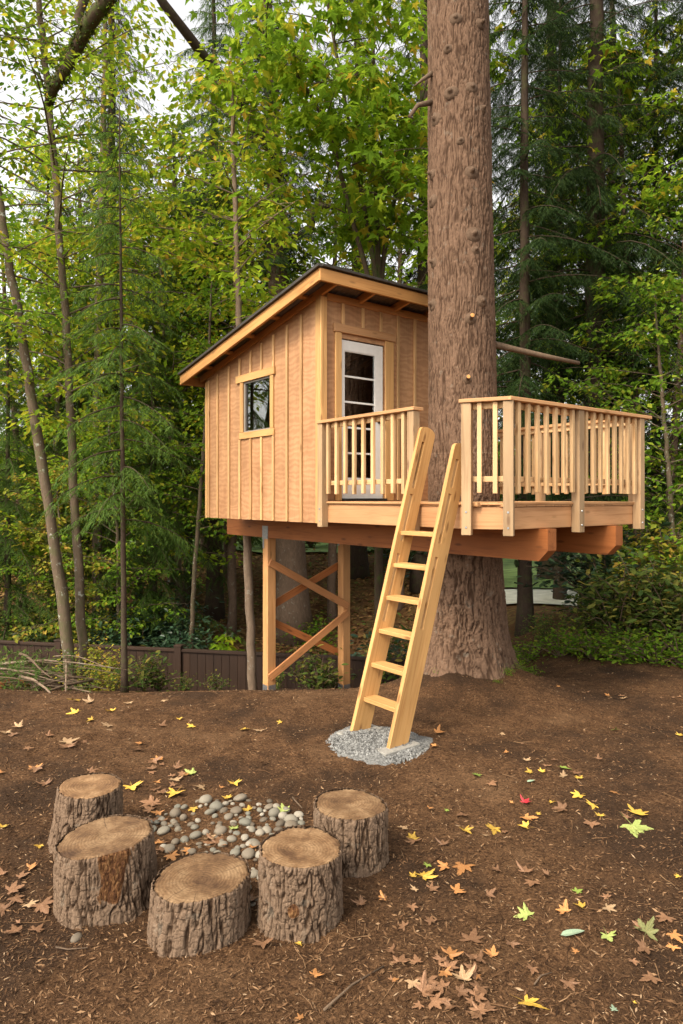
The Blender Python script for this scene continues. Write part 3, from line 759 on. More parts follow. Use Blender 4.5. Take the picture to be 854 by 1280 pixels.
# ------------------------------------------------------------------ ladder
lad = obj('ladder', None, None, house.matrix_basis.copy())
tag(lad, 'pale wooden ship ladder with slotted side rails leaning on the deck', 'ladder')
TAN = 3.27; th = math.atan(TAN)
ld = Vector((0, math.cos(th), math.sin(th))); lw = Vector((0, -math.sin(th), math.cos(th)))   # along, and front side
def stringer(a, topz):
    fb, ft = -.865, -.655          # foot: front and back edge in y
    wdt = (ft - fb) * math.sin(th)
    Ltop = topz / math.sin(th)
    mb = MB()
    T = .040
    # (s along, w from the back edge towards the front)
    def P(s, w): 
        p = Vector((0, ft, .0)) + ld * s + lw * w
        return (p.y, p.z)
    slot0, slot1 = wdt - .085, wdt - .048
    s_slots = [(.98, 1.62), (1.74, 2.20), (2.26, Ltop - .14)]
    # back strip: cut level with the ground at the foot
    sb = wdt / TAN                 # the foot is cut level: front edge starts lower along s
    c0 = 0.03
    prism(mb, [(ft, c0), P(s_slots[0][0], 0), P(s_slots[0][0], wdt), (fb, c0)], a - T / 2, a + T / 2, 'x')
    segs = []
    cur = s_slots[0][0]
    for i, (x0, x1) in enumerate(s_slots):
        segs.append((x0, x1, True)); nxt = s_slots[i + 1][0] if i + 1 < len(s_slots) else Ltop - .06
        segs.append((x1, nxt, False))
    for x0, x1, sl in segs:
        if sl:
            prism(mb, [P(x0, 0), P(x1, 0), P(x1, slot0), P(x0, slot0)], a - T / 2, a + T / 2, 'x')
            prism(mb, [P(x0, slot1), P(x1, slot1), P(x1, wdt), P(x0, wdt)], a - T / 2, a + T / 2, 'x')
        else:
            prism(mb, [P(x0, 0), P(x1, 0), P(x1, wdt), P(x0, wdt)], a - T / 2, a + T / 2, 'x')
    # rounded top
    pts = []
    x0 = Ltop - .06
    rr = wdt * .5
    for k in range(13):
        t = math.pi * k / 12
        pts.append(P(x0 + .075 * math.sin(t) ** .6, rr - rr * math.cos(t)))
    prism(mb, pts, a - T / 2, a + T / 2, 'x')
    return mb
def stringer_obj(a, topz):
    mb = stringer(a, topz)
    # own frame along the board so that the grain runs along it
    M = Matrix((ld, lw, Vector((1, 0, 0)))).transposed().to_4x4(); M.translation = Vector((a, -.655, .03))
    V = np.vstack(mb.v); Mi = np.array(M.inverted())
    V = V @ Mi[:3, :3].T + Mi[:3, 3]
    mb.v = [V]
    return obj('stringer', mb.mesh('stringer', M_LAD), lad, M)
AL, AR = 1.616, 2.106
stringer_obj(AL, 2.74); stringer_obj(AR, 2.55)
for k in range(1, 7):
    z = .012 + .2945 * k
    yc = -.655 + z / TAN - .105
    board('tread', lad, (AL + .021, yc, z), (AR - .021, yc, z), .145, .038, (0, 0, 1), M_LAD)
# gravel pad and two pavers
g0v = H(1.86, -.76)
def pad():
    n, m_ = 40, 12
    v = [(g0v.x, g0v.y, gz(g0v.x, g0v.y) + .045)]
    q = []; t = []
    for j in range(1, m_ + 1):
        for i in range(n):
            a = 2 * math.pi * i / n
            R = (.50 + .05 * math.sin(3 * a + 1) + .04 * math.sin(7 * a)) * j / m_
            x = g0v.x + R * math.cos(a) * .95; y = g0v.y + R * math.sin(a) * 1.0
            v.append((x, y, gz(x, y) + .045 - .075 * (j / m_) ** 4 + .006 * rnd.random()))
    for i in range(n): t.append((0, 1 + i, 1 + (i + 1) % n))
    for j in range(m_ - 1):
        for i in range(n):
            q.append((1 + j * n + i, 1 + (j + 1) * n + i, 1 + (j + 1) * n + (i + 1) % n, 1 + j * n + (i + 1) % n))
    mb = MB(); mb.add(v, q, t); return mb
kind(obj('gravel_pad', pad().mesh('gravel_pad', M_GRAVB, True)), 'structure')
def gravel_bits():
    n = 5200; r = np.random.default_rng(8)
    a = r.random(n) * 2 * math.pi
    R = (.50 + .05 * np.sin(3 * a + 1) + .04 * np.sin(7 * a)) * np.sqrt(r.random(n)) * (1 + .06 * r.normal(0, 1, n))
    x = g0v.x + R * np.cos(a) * .95; y = g0v.y + R * np.sin(a)
    z = ground_h(x, y) + .045 - .075 * np.clip(R / .5, 0, 1.05) ** 4 + .004
    s = .007 + .010 * r.random(n)
    base = np.array([(1, 0, 0), (-1, 0, 0), (0, 1, 0), (0, -1, 0), (0, 0, .8), (0, 0, -.8)], float)
    A = r.normal(0, 1, (n, 3, 3)); Q, _ = np.linalg.qr(A)
    v = np.stack([x, y, z], -1)[:, None, :] + s[:, None, None] * (base[None] * (.7 + .6 * r.random((n, 6, 1)))) @ Q
    f = np.array([(0,2,4),(2,1,4),(1,3,4),(3,0,4),(2,0,5),(1,2,5),(3,1,5),(0,3,5)])
    mb = MB(); mb.add(v, None, (np.arange(n)[:, None, None] * 6 + f[None]).reshape(-1, 3)); return mb
kind(tag(obj('gravel', gravel_bits().mesh('gravel', M_GRAVEL)), 'grey crushed gravel heaped around the ladder feet', 'gravel'), 'stuff')
for a in (AL, AR):
    lab = 'concrete paver under the ladder side rail that stands beside the gravel edge' 
    c = H(a + .015, -.77); zc = gz(c.x, c.y)
    o = board('concrete_paver', None, (0, 0, 0), (.40, 0, 0), .17, .05, (0, 0, 1), M_CONC, .006)
    o.matrix_basis = Matrix.Translation((0, 0, .008)) @ house.matrix_basis @ Matrix.Translation((a - .0, -.97, 0)) @ Matrix.Rotation(math.pi / 2, 4, 'Z')
    tag(o, 'small grey concrete paver set in the gravel under a ladder foot', 'paver', 'pavers under the ladder')

# ------------------------------------------------------------------ the big fir
tw = H(*TREE)
def fir():
    base = Vector((tw.x + .03, tw.y + .02, 0))
    nth, nz = 290, 960
    zs = np.concatenate([np.linspace(-.35, 2.6, 330), np.linspace(2.6, 12.5, nz - 330)])
    th_ = np.linspace(0, 2 * math.pi, nth, endpoint=False)
    TH, Z = np.meshgrid(th_, zs)
    Rz = np.interp(Z, [-.4, 0, .25, .6, 1.1, 1.7, 2.5, 5, 9, 12.5], [.80, .66, .545, .475, .440, .416, .398, .372, .338, .30])
    flare = np.exp(-np.clip(Z + .1, 0, None) / .50)
    Rz = Rz * (1 + flare * (.11 * np.sin(TH * 5 + .7) + .09 * np.sin(TH * 3 + 2)))
    arc = 2 * math.pi * .40
    pl = ridge_bark(TH, Z, .40, 46, 3.6, 3, .28)
    pl2 = ridge_bark(TH, Z, .40, 85, 22.0, 9, .45)
    low = 1 - sstep(.8, 2.4, Z)
    nse = fbm(np.cos(TH) * 4, np.sin(TH) * 4, Z * 2.5, 21, 3)
    depth = (.013 + .016 * low) * (.35 + .65 * sstep(.05, .7, Z))
    R = Rz + depth * (pl - 1) + .007 * (pl2 - 1) * pl + .007 * nse
    cx = base.x - .012 * Z; cyy = base.y + 0 * Z
    V = np.stack([cx + R * np.cos(TH), cyy + R * np.sin(TH), Z], -1)
    i, j = np.meshgrid(np.arange(len(zs) - 1), np.arange(nth), indexing='ij'); j2 = (j + 1) % nth
    q = np.stack([i * nth + j, i * nth + j2, (i + 1) * nth + j2, (i + 1) * nth + j], -1).reshape(-1, 4)
    V = V - np.array([tw.x, tw.y, 0.])
    mb = MB(); mb.add(V.reshape(-1, 3), q, None, (pl * (.75 + .25 * pl2)).ravel())
    return mb
FIRT = obj('fir_tree', None, None, Matrix.Translation((tw.x, tw.y, 0)))
tag(FIRT, 'massive fir trunk with rough reddish bark rising through the treehouse deck', 'tree')
trunk = obj('trunk', fir().mesh('fir_trunk', M_FIRBARK, True, 'plate'), FIRT)
M_KNOT = bark('knot_bark', (.12, .078, .052), (.05, .03, .02), attr=False, scale=2.6)
M_CUTEND = plain('cut_branch_end', (.50, .24, .08), .8, noise=.25, nscale=60)
for (sx, sy, cut, rs) in ((570, 20, 0, .045), (603, 23, 0, .04), (561, 56, 0, .035), (564, 112, 0, .05), (591, 107, 0, .045), (547, 138, 0, .05),
                      (590, 214, 0, .05), (543, 239, 0, .05), (593, 292, 0, .055), (595, 312, 0, .035), (545, 320, 0, .042), (544, 373, 0, .05),
                      (604, 375, 0, .045), (588, 398, 1, .042), (584, 474, 1, .038), (541, 205, 0, .04), (606, 130, 0, .035), (576, 175, 0, .03)):
    D = tw.y - .35; p = px(sx, sy, D)
    zz_ = p.z; cxl = tw.x + .03 - .012 * zz_; Rl = float(np.interp(zz_, [2.5, 5, 9, 12.5], [.398, .372, .338, .30]))
    ddx = max(-.93, min(.93, (p.x - cxl) / Rl)); ang = -math.acos(ddx)
    nrm = Vector((math.cos(ang), math.sin(ang), .12)).normalized()
    c = Vector((cxl + math.cos(ang) * Rl * .95, tw.y + .02 + math.sin(ang) * Rl * .95, zz_)) - Vector((tw.x, tw.y, 0))
    mb = MB()
    Lst = .07 if cut else rnd.uniform(.015, .05)
    # a swollen collar, then the stub
    mb.tube([c - nrm * .03, c + nrm * .012, c + nrm * .028, c + nrm * .03 + Vector((0, 0, .0)), c + nrm * (.03 + Lst * .6), c + nrm * (.03 + Lst)],
            [rs * 2.1, rs * 1.55, rs * 1.0, rs * .62, rs * .55, rs * (.55 if cut else .25)], 10)
    st = obj('branch_stub', mb.mesh('branch_stub', M_KNOT, True), trunk)
    if cut:
        mb = MB(); e = c + nrm * (.03 + Lst); mb.tube([e, e + nrm * .003], [rs * .56, rs * .5], 12); 
        obj('cut_end', mb.mesh('cut_end', M_CUTEND), trunk)
def rel(v): return Vector(v) - Vector((tw.x, tw.y, 0))
mb = MB(); pts = [px(606, 428, tw.y), px(640, 436, tw.y + .1), px(680, 445, tw.y + .15), px(724, 454, tw.y + .2)]
mb.tube([rel(p) for p in pts], [.045, .036, .030, .022], 9); obj('dead_branch', mb.mesh('dead_branch', M_TWIG, True), trunk)
mb = MB(); mb.tube([rel(px(540, 128, tw.y - .1)), rel(px(522, 132, tw.y - .2)), rel(px(512, 146, tw.y - .25)), rel(px(517, 149, tw.y - .25))], [.035, .026, .02, .008], 7)
obj('dead_branch', mb.mesh('dead_branch', M_TWIG, True), trunk)
mb = MB(); mb.tube([rel(px(540, 92, tw.y - .1)), rel(px(528, 100, tw.y - .2)), rel(px(518, 108, tw.y - .22))], [.03, .02, .008], 7)
obj('dead_branch', mb.mesh('dead_branch', M_TWIG, True), trunk)

# ------------------------------------------------------------------ stumps
def stump(cx, cyy, R, h, tilt, lean, seed, label, flare=.06, scar=None, knot=None):
    o = obj('stump', None, None, Matrix.Translation((cx, cyy, gz(cx, cyy))))
    tag(o, label, 'stump', 'stump seats round the stones')
    nth, nz = 330, 110
    th_ = np.linspace(0, 2 * math.pi, nth, endpoint=False); zt = np.linspace(0, 1, nz)
    TH, T = np.meshgrid(th_, zt)
    r = np.random.default_rng(seed)
    out = 1 + .045 * np.sin(2 * TH + r.random() * 6) + .025 * np.sin(3 * TH + r.random() * 6) + .012 * np.sin(5 * TH + r.random() * 6)
    def topz(x, y): return h + tilt[0] * x + tilt[1] * y
    Rb = R * out * (1 + flare * (1 - T) ** 1.6)
    arc = 2 * math.pi * R
    zraw = T * h
    pl = ridge_bark(TH, zraw + seed * 3.1, R, 44, 8.0, seed, .24)
    pl2 = ridge_bark(TH, zraw + seed * 5.1, R, 80, 26, seed + 40, .4)
    ns = fbm(np.cos(TH) * 3 + seed, np.sin(TH) * 3, zraw * 6, seed + 2, 3)
    dep = .011
    smooth_ = 1.0
    if scar is not None:            # a patch where the bark has come off
        smooth_ = 1 - np.exp(-((np.angle(np.exp(1j * (TH - scar))) / .30) ** 2)) * sstep(.2, .6, T)
    bare = 1.0 - smooth_ + 0 * TH
    if knot is not None:
        kd = np.hypot(np.angle(np.exp(1j * (TH - knot[0]))) * R, (T - knot[1]) * h) / knot[2]
        bare = np.maximum(bare, 1 - sstep(.6, 1.05, kd + .25 * ns)); smooth_ = smooth_ * sstep(.5, 1.0, kd)
        Rb = Rb + .012 * np.exp(-kd ** 2)
    Rr = Rb + dep * (pl - 1) * smooth_ + .005 * (pl2 - 1) + .006 * ns - .008 * (1 - smooth_)
    rim = sstep(.97, 1.0, T); Rr = Rr - .004 * rim
    X = Rr * np.cos(TH) + lean[0] * T; Y = Rr * np.sin(TH) + lean[1] * T
    Z = -.05 + (topz(X - lean[0], Y - lean[1]) + .05) * T
    i, j = np.meshgrid(np.arange(nz - 1), np.arange(nth), indexing='ij'); j2 = (j + 1) % nth
    q = np.stack([i * nth + j, i * nth + j2, (i + 1) * nth + j2, (i + 1) * nth + j], -1).reshape(-1, 4)
    mb = MB(); mb.add(np.stack([X, Y, Z], -1), q, None, (pl * (.8 + .2 * pl2) * (bare < .3) + 2.0 * sstep(.25, .6, bare + .3 * ns * (bare > .05))).ravel())
    obj('bark', mb.mesh('stump_bark', M_STUMPBARK, True, 'plate'), o)
    # sawn face: rings of verts, slightly uneven, ending inside the bark
    mb = MB(); nr = 26; v = []; 
    xr, yr, zr = X[-1], Y[-1], Z[-1]
    ccx, ccy = lean
    rr = np.linspace(0.02, .985, nr)
    A_, B_ = np.meshgrid(rr, np.arange(nth), indexing='ij')
    VX = ccx + (xr[B_] - ccx) * A_; VY = ccy + (yr[B_] - ccy) * A_
    VZ = topz(VX - ccx, VY - ccy) - .004 + .005 * fbm(VX * 9 + seed, VY * 9, None, seed + 60, 3) - .012 * sstep(.96, .985, A_)
    i, j = np.meshgrid(np.arange(nr - 1), np.arange(nth), indexing='ij'); j2 = (j + 1) % nth
    q = np.stack([i * nth + j, (i + 1) * nth + j, (i + 1) * nth + j2, i * nth + j2], -1).reshape(-1, 4)
    vv = np.stack([VX, VY, VZ], -1).reshape(-1, 3)
    vv = np.vstack([vv, [(ccx, ccy, topz(0, 0) - .004)]]); k = len(vv) - 1
    t = [(k, m, (m + 1) % nth) for m in range(nth)]
    # frame centred off the heart so that the rings look natural
    off = np.array([ccx + R * .12 * math.sin(seed), ccy + R * .12 * math.cos(seed), h])
    mb.add(vv - off, q, t)
    obj('cut_face', mb.mesh('cut_face', M_CUT, True), o, Matrix.Translation(Vector(off)))
    return o
stump(-1.572, 4.19, .198, .335, (0, 0), (.03, 0), 1, 'smaller sawn stump standing behind the tall scarred stump', .16)
stump(-1.24, 3.60, .240, .335, (.10, .03), (-.01, .0), 2, 'widest sawn stump with bark peeled to orange wood on one side', .05, scar=-1.08)
stump(-.705, 3.36, .236, .245, (.02, .01), (.01, .02), 3, 'lowest sawn stump with a pale top between two taller stumps', .03)
stump(-.206, 3.45, .214, .345, (-.05, 0), (.005, 0), 4, 'sawn stump with an orange knot on its bark beside the stones', .05, knot=(-1.68, .48, .030))
stump(.046, 3.965, .213, .318, (0, .01), (.0, 0), 6, 'pale topped sawn stump set apart towards the gravel pad', .03)
# orange knot scar on the fourth stump
# ------------------------------------------------------------------ river stones
def stone_mesh(seed):
    bm = bmesh.new(); bmesh.ops.create_icosphere(bm, subdivisions=2, radius=1)
    r = random.Random(seed); ph = [r.uniform(0, 6) for _ in range(6)]
    for v in bm.verts:
        c = v.co; k = 1 + .10 * math.sin(2.1 * c.x + ph[0]) + .09 * math.sin(2.3 * c.y + ph[1]) + .08 * math.sin(2.6 * c.z + ph[2])
        v.co = c * k
    for f in bm.faces: f.smooth = True
    me = bpy.data.meshes.new('river_stone'); bm.to_mesh(me); bm.free(); me.materials.append(M_STONE); return me
SM = [stone_mesh(s) for s in range(6)]
placed = []
def put_stone(x, y, s, group=True):
    o = bpy.data.objects.new('river_stone', rnd.choice(SM)); C.objects.link(o)
    sx, sy, szz = s * rnd.uniform(.85, 1.25), s * rnd.uniform(.75, 1.0), s * rnd.uniform(.5, .75)
    o.scale = (sx, sy, szz); o.rotation_euler = (rnd.uniform(-.25, .25), rnd.uniform(-.25, .25), rnd.uniform(0, 6.28))
    o.location = (x, y, gz(x, y) + szz * rnd.uniform(.1, .6))
    tag(o, 'rounded river stone in the loose pile ringed by the stumps', 'stone', 'river stones between the stumps')
    return o
tries = 0
stumps_xy = [(-1.572, 4.19, .24), (-1.235, 3.60, .29), (-.705, 3.36, .28), (-.206, 3.45, .25), (.046, 3.965, .25)]
while len(placed) < 135 and tries < 9000:
    tries += 1
    if rnd.random() < .78:
        a = rnd.uniform(0, 6.283); R = math.sqrt(rnd.random())
        x, y = -.74 + .50 * R * math.cos(a), 4.38 + .38 * R * math.sin(a)
    else:
        t = rnd.random(); x, y = -.46 + .04 * t + rnd.uniform(-.10, .10), 4.1 - .55 * t
    s = rnd.choice([.016, .02, .022, .026, .030, .034, .040, .046, .05])
    if any((x - p[0]) ** 2 + (y - p[1]) ** 2 < ((s + p[2]) * .82) ** 2 for p in placed): continue
    if any((x - p[0]) ** 2 + (y - p[1]) ** 2 < (p[2] + s) ** 2 for p in stumps_xy): continue
    placed.append((x, y, s)); put_stone(x, y, s)
o = put_stone(-1.27, 3.27, .028); tag(o, 'single grey stone at the foot of the widest stump', 'stone'); del o['group']

# ------------------------------------------------------------------ fallen leaves
def leaf_mesh(seed, kindn, mat):
    r = random.Random(seed)
    pts = []
    if kindn == 'maple':
        for (c, L, wd) in ((-100, .62, 17), (-50, .86, 16), (0, 1.0, 16), (50, .86, 16), (100, .62, 17)):
            L *= r.uniform(.72, 1.15); c += r.uniform(-9, 9); wd *= r.uniform(.8, 1.15)
            for (da, k) in ((-wd * 1.5, .46), (-wd * 1.05, .70), (-wd * .75, .66), (-wd * .42, .86), (0, 1.0), (wd * .42, .86), (wd * .75, .66), (wd * 1.05, .70)):
                pts.append((math.radians(c + da), L * k * r.uniform(.95, 1.05)))
    else:
        for k in range(16):
            a = 2 * math.pi * k / 16; pts.append((a, 1 / math.sqrt((math.cos(a)) ** 2 + (math.sin(a) / .40) ** 2)))
    curl = r.uniform(.08, .5); ph = r.uniform(0, 6); fold = r.uniform(-.12, .3)
    v = [(0, 0, 0)]
    for a, R in pts:
        x, y = R * math.cos(a), R * math.sin(a)
        v.append((x, y, curl * R * R * (.45 + .55 * math.sin(2 * a + ph)) + fold * abs(y)))
    k = len(pts)
    t = [(0, 1 + i, 1 + (i + 1) % k) for i in range(k - 1)] + ([(0, k, 1)] if kindn != 'maple' else [])
    v += [(0, .015, .01), (0, -.015, .01), (-.75, r.uniform(-.2, .2), .10)]
    if kindn == 'maple': t.append((k + 1, k + 3, k + 2))
    mb = MB(); mb.add(v, None, t); return mb.mesh('fallen_leaf', mat)
LM = {}
for key in FALL: LM[key] = [leaf_mesh(ord(key) * 7 + k, 'maple', FALL[key]) for k in range(6)]
LO = {key: leaf_mesh(ord(key), 'oval', FALL[key]) for key in 'pegt'}
LT = {'y': ('yellow maple leaf lying on the brown soil', 'yellow fallen leaves'), 'o': ('orange maple leaf lying on the brown soil', 'orange fallen leaves'),
      'b': ('curled brown maple leaf lying on the brown soil', 'brown fallen leaves'), 't': ('faded tan maple leaf lying on the brown soil', 'tan fallen leaves'),
      'g': ('small fresh green leaf lying on the brown soil', 'green fallen leaves'), 'e': ('pale yellow green maple leaf lying on the brown soil', 'pale green fallen leaves')}
def put_leaf(x, y, c, wpx, label=None, shape='maple', cat='leaf'):
    if y < 866: Y = min(9.6, EYE * F / (y - HOR)) - .1
    else: Y = EYE * F / (y - HOR)
    X = (x - 427) / F * Y
    for _ in range(3):
        zg = gz(X, Y); Yn = (EYE - zg) * F / (y - HOR)
        if y > 880: Y = Yn; X = (x - 427) / F * Y
    s = wpx / F * Y / 1.55
    o = bpy.data.objects.new('fallen_leaf', rnd.choice(LM[c]) if shape == 'maple' else LO[c]); C.objects.link(o)
    e = .06
    nx = (gz(X - e, Y) - gz(X + e, Y)) / (2 * e); ny = (gz(X, Y - e) - gz(X, Y + e)) / (2 * e)
    q = Vector((nx + rnd.uniform(-.12, .12), ny + rnd.uniform(-.12, .12), 1)).to_track_quat('Z', 'Y')
    o.rotation_mode = 'QUATERNION'; o.rotation_quaternion = q @ Matrix.Rotation(rnd.uniform(0, 6.28), 3, 'Z').to_quaternion()
    o.scale = (s, s, s); o.location = (X, Y, gz(X, Y) + .012)
    if label: tag(o, label, cat)
    else: tag(o, LT[c][0], cat, LT[c][1])
    return o
R5 = [(233,35,'o',50),(232,68,'o',30),(338,140,'g',32),(472,135,'y',25),(498,134,'y',25),(592,150,'y',30),(555,145,'t',30),(680,184,'o',30),
 (595,193,'y',45),(425,212,'o',20),(525,210,'y',25),(555,227,'b',55),(630,218,'y',40),(455,248,'o',55),(460,273,'y',40),(486,240,'y',18),(622,262,'b',45),(645,246,'y',30),
 (735,240,'y',65),(150,277,'t',25),(174,303,'y',30),(303,280,'y',45),(380,275,'y',50),(355,293,'t',20),(250,318,'b',40),(258,372,'o',50),(303,370,'o',75),(198,398,'y',65),
 (215,226,'o',25),(262,230,'g',18),(300,240,'b',40),(210,368,'g',28),(40,468,'b',40),(103,455,'b',35),(180,430,'t',25),(585,437,'g',35),(463,497,'e',60),(557,487,'o',48),(600,477,'y',42),
 (662,547,'e',58),(585,590,'o',25),(320,560,'b',75),(265,597,'o',60),(375,600,'o',55),(325,608,'b',40),(185,615,'b',45),(760,578,'b',60),(828,543,'o',50),(828,575,'o',40),
 (565,665,'b',60),(455,715,'y',85),(213,685,'b',50),(330,700,'b',60),(290,690,'b',55),(270,725,'b',50),(340,738,'b',60),(730,718,'y',15),(123,660,'o',25),(845,398,'y',25),
 (515,395,'b',40),(475,410,'b',55),(845,42,'y',25),(683,27,'g',25),(547,123,'g',45)]
for (x, y, c, s) in R5: put_leaf(430 + x / 2.014, 900 + y / 2.014, c, s / 2.014)
put_leaf(430 + 725 / 2.014, 900 + 268 / 2.014, 'e', 47, 'largest pale green maple leaf spread flat on the soil')
put_leaf(430 + 455 / 2.014, 900 + 212 / 2.014, 'r', 17, 'single bright red leaf on the soil')
put_leaf(430 + 760 / 2.014, 900 + 540 / 2.014, 'd', 36, 'dark olive maple leaf touching a brown one on the soil')
put_leaf(430 + 576 / 2.014, 900 + 542 / 2.014, 'p', 24, 'pale blue green oval leaf lying flat on the soil', 'oval')
put_leaf(430 + 471 / 2.014, 900 + 157 / 2.014, 'p', 10, 'tiny pale blue green leaf beside two yellow leaves', 'oval')
put_leaf(430 + 680 / 2.014, 900 + 737 / 2.014, 'p', 14, 'small blue green leaf near the bare soil edge', 'maple')
R4 = [(72,37,'o',35),(95,70,'b',35),(185,42,'b',30),(270,73,'y',50),(395,47,'e',40),(362,85,'y',50),(480,66,'y',35),(315,105,'b',60),(320,80,'b',30),(325,18,'o',30),
 (467,98,'y',25),(512,122,'y',30),(583,125,'e',40),(480,160,'e',30),(445,190,'b',70),(398,117,'y',25),(82,195,'y',25),(20,290,'b',50),(8,250,'b',30),(62,242,'o',35),(85,315,'b',60),
 (60,315,'t',35),(5,158,'y',25),(520,200,'o',25),(510,310,'b',40),(540,395,'b',50),(617,398,'y',22),(645,463,'o',40),(805,473,'b',25),(740,318,'b',30),(790,305,'o',30),
 (845,180,'y',25),(848,260,'y',20),(618,552,'o',25),(825,158,'t',25),(318,145,'b',45),(330,205,'b',40),(325,190,'o',30)]
for (x, y, c, s) in R4: put_leaf(x / 1.642, 940 + y / 1.642, c, s / 1.642)
RB = [(183,183,'y',35),(222,187,'t',35),(187,217,'y',35),(272,214,'y',35),(225,235,'y',30),(265,248,'t',30),(313,188,'t',25),(470,250,'y',30),(590,257,'y',30),(632,260,'t',30),
 (683,240,'y',20),(435,232,'y',20),(90,352,'b',45),(160,290,'t',55),(165,303,'b',55),(370,335,'b',40),(340,307,'b',35),(345,292,'o',30),(372,355,'b',35),(62,300,'b',30),(15,265,'t',30),
 (5,362,'o',30),(390,250,'b',30),(400,180,'t',25)]
for (x, y, c, s) in RB: put_leaf(x / 1.941, 780 + y / 1.941, c, s / 1.941)

for k in range(95):             # drifts of brown leaves
    zx, zy, sx_, sy_ = rnd.choice(((570, 1225, 45, 28), (570, 1225, 45, 28), (25, 1135, 22, 25), (215, 985, 30, 12), (215, 990, 30, 14), (600, 1100, 90, 50), (790, 1180, 30, 30), (90, 920, 70, 20), (230, 1062, 25, 14), (700, 960, 70, 25), (790, 868, 45, 4)))
    x_, y_ = rnd.gauss(zx, sx_), rnd.gauss(zy, sy_)
    if not (2 < x_ < 852 and 862 < y_ < 1276): continue
    Yg = EYE * F / (y_ - HOR); Xg = (x_ - 427) / F * Yg
    if any((Xg - p[0]) ** 2 + (Yg - p[1]) ** 2 < (p[2] + .03) ** 2 for p in stumps_xy) or (Xg - g0v.x) ** 2 + (Yg - g0v.y) ** 2 < .4: continue
    put_leaf(x_, y_, rnd.choice('bbbbot'), rnd.uniform(11, 27) * 4.0 / Yg)
# ------------------------------------------------------------------ twigs on the soil
for k, (pts, r0, lab) in enumerate((
    ([(405, 1262), (440, 1228), (480, 1208)], .006, 'bent grey twig lying near brown leaves on bare soil'),
    ([(668, 1232), (676, 1220), (690, 1216)], .004, 'thin grey twig with a lichen tuft on the soil'),
    ([(366, 999), (372, 1006), (378, 1012)], .007, 'short brown stick beside the river stones'),
    ([(70, 1185), (85, 1190), (110, 1192)], .004, 'thin pale twig in front of the low stump'))):
    mb = MB(); P = []
    for (x, y) in pts:
        Y = EYE * F / (y - HOR); X = (x - 427) / F * Y; P.append((X, Y, gz(X, Y) + .012))
    mb.tube(P, np.linspace(r0, r0 * .5, len(P)), 6)
    tag(obj('twig', mb.mesh('twig', M_TWIG, True)), lab, 'twig')

# ------------------------------------------------------------------ fence beyond the dip
fA, fB = Vector((-7.6, 13.2, 0)), Vector((1.75, 11.35, 0))
fd = (fB - fA); fL = fd.length; fd.normalize(); fn = Vector((fd.y, -fd.x, 0))
FTOP = -.60; FBOT = -2.3
fence = obj('fence', None, None, Matrix.Translation((fA.x, fA.y, FBOT)))
tag(fence, 'low dark brown board fence in the dip behind the soil', 'fence')
def fl(p): return Vector(p) - Vector((fA.x, fA.y, FBOT))
npan = 4; pw = fL / npan
for k in range(npan + 1):
    p = fA + fd * (k * pw)
    board('post', fence, fl((p.x, p.y, FBOT)), fl((p.x, p.y, FTOP + .04)), .13, .13, tuple(fn), M_FENCE)
    board('post_cap', fence, fl((p.x, p.y, FTOP + .04)), fl((p.x, p.y, FTOP + .065)), .15, .15, tuple(fn), M_FENCE)
for k in range(npan):
    a = fA + fd * (k * pw + .066); b = fA + fd * ((k + 1) * pw - .066)
    board('rail', fence, fl((a.x, a.y, FTOP - .03)), fl((b.x, b.y, FTOP - .03)), .05, .09, tuple(fn), M_FENCE)
    nbrd = int((b - a).length / .146)
    for i in range(nbrd):
        p = a + (b - a) * ((i + .5) / nbrd)
        board('board', fence, fl((p.x, p.y, FBOT + .05)), fl((p.x, p.y, FTOP - .055)), (b - a).length / nbrd - .004, .022, tuple(fn), M_FENCE, .003)

# ------------------------------------------------------------------ foliage generators
def frames(d, n):
    """orthonormal frames with x along d and z near n"""
    d = d / (np.linalg.norm(d, axis=1)[:, None] + 1e-9)
    z = n - d * (n * d).sum(1)[:, None]; z /= np.linalg.norm(z, axis=1)[:, None] + 1e-9
    y = np.cross(z, d)
    return np.stack([d, y, z], 1)
SH_DIAM = (np.array([(0, 0, 0), (.5, .30, .06), (1, 0, -.06), (.5, -.30, .06)], float), np.array([(0, 2, 1), (0, 3, 2)]))
def maple_shape():
    v = [(0.12, 0, 0)]
    for a, R in ((-118, .42), (-95, .30), (-62, .72), (-40, .40), (-20, .55), (0, 1.0), (20, .55), (40, .40), (62, .72), (95, .30), (118, .42)):
        a = math.radians(a); v.append((.12 + R * math.cos(a) * .88, R * math.sin(a) * .88, -.22 * R * R + .03))
    k = len(v) - 1
    return np.array(v), np.array([(0, 1 + i, 2 + i) for i in range(k - 1)])
SH_MAPLE = maple_shape()
SH_BLADE = (np.array([(0, .05, 0), (1, 0, -.04), (0, -.05, 0)], float), np.array([(0, 2, 1)]))
SH_OVAL = (np.array([(0, 0, 0), (.25, .2, .04), (.65, .22, .04), (1, 0, -.05), (.65, -.22, .04), (.25, -.2, .04)], float), np.array([(0, 2, 1), (0, 3, 2), (0, 4, 3), (0, 5, 4)]))
def leaf_cloud(mb, pos, d, n, size, shape):
    v, t = shape
    Fm = frames(d, n)
    V = pos[:, None, :] + size[:, None, None] * (v[None] @ Fm)
    k = len(v)
    mb.add(V.reshape(-1, 3), None, (np.arange(len(pos))[:, None, None] * k + t[None]).reshape(-1, 3))

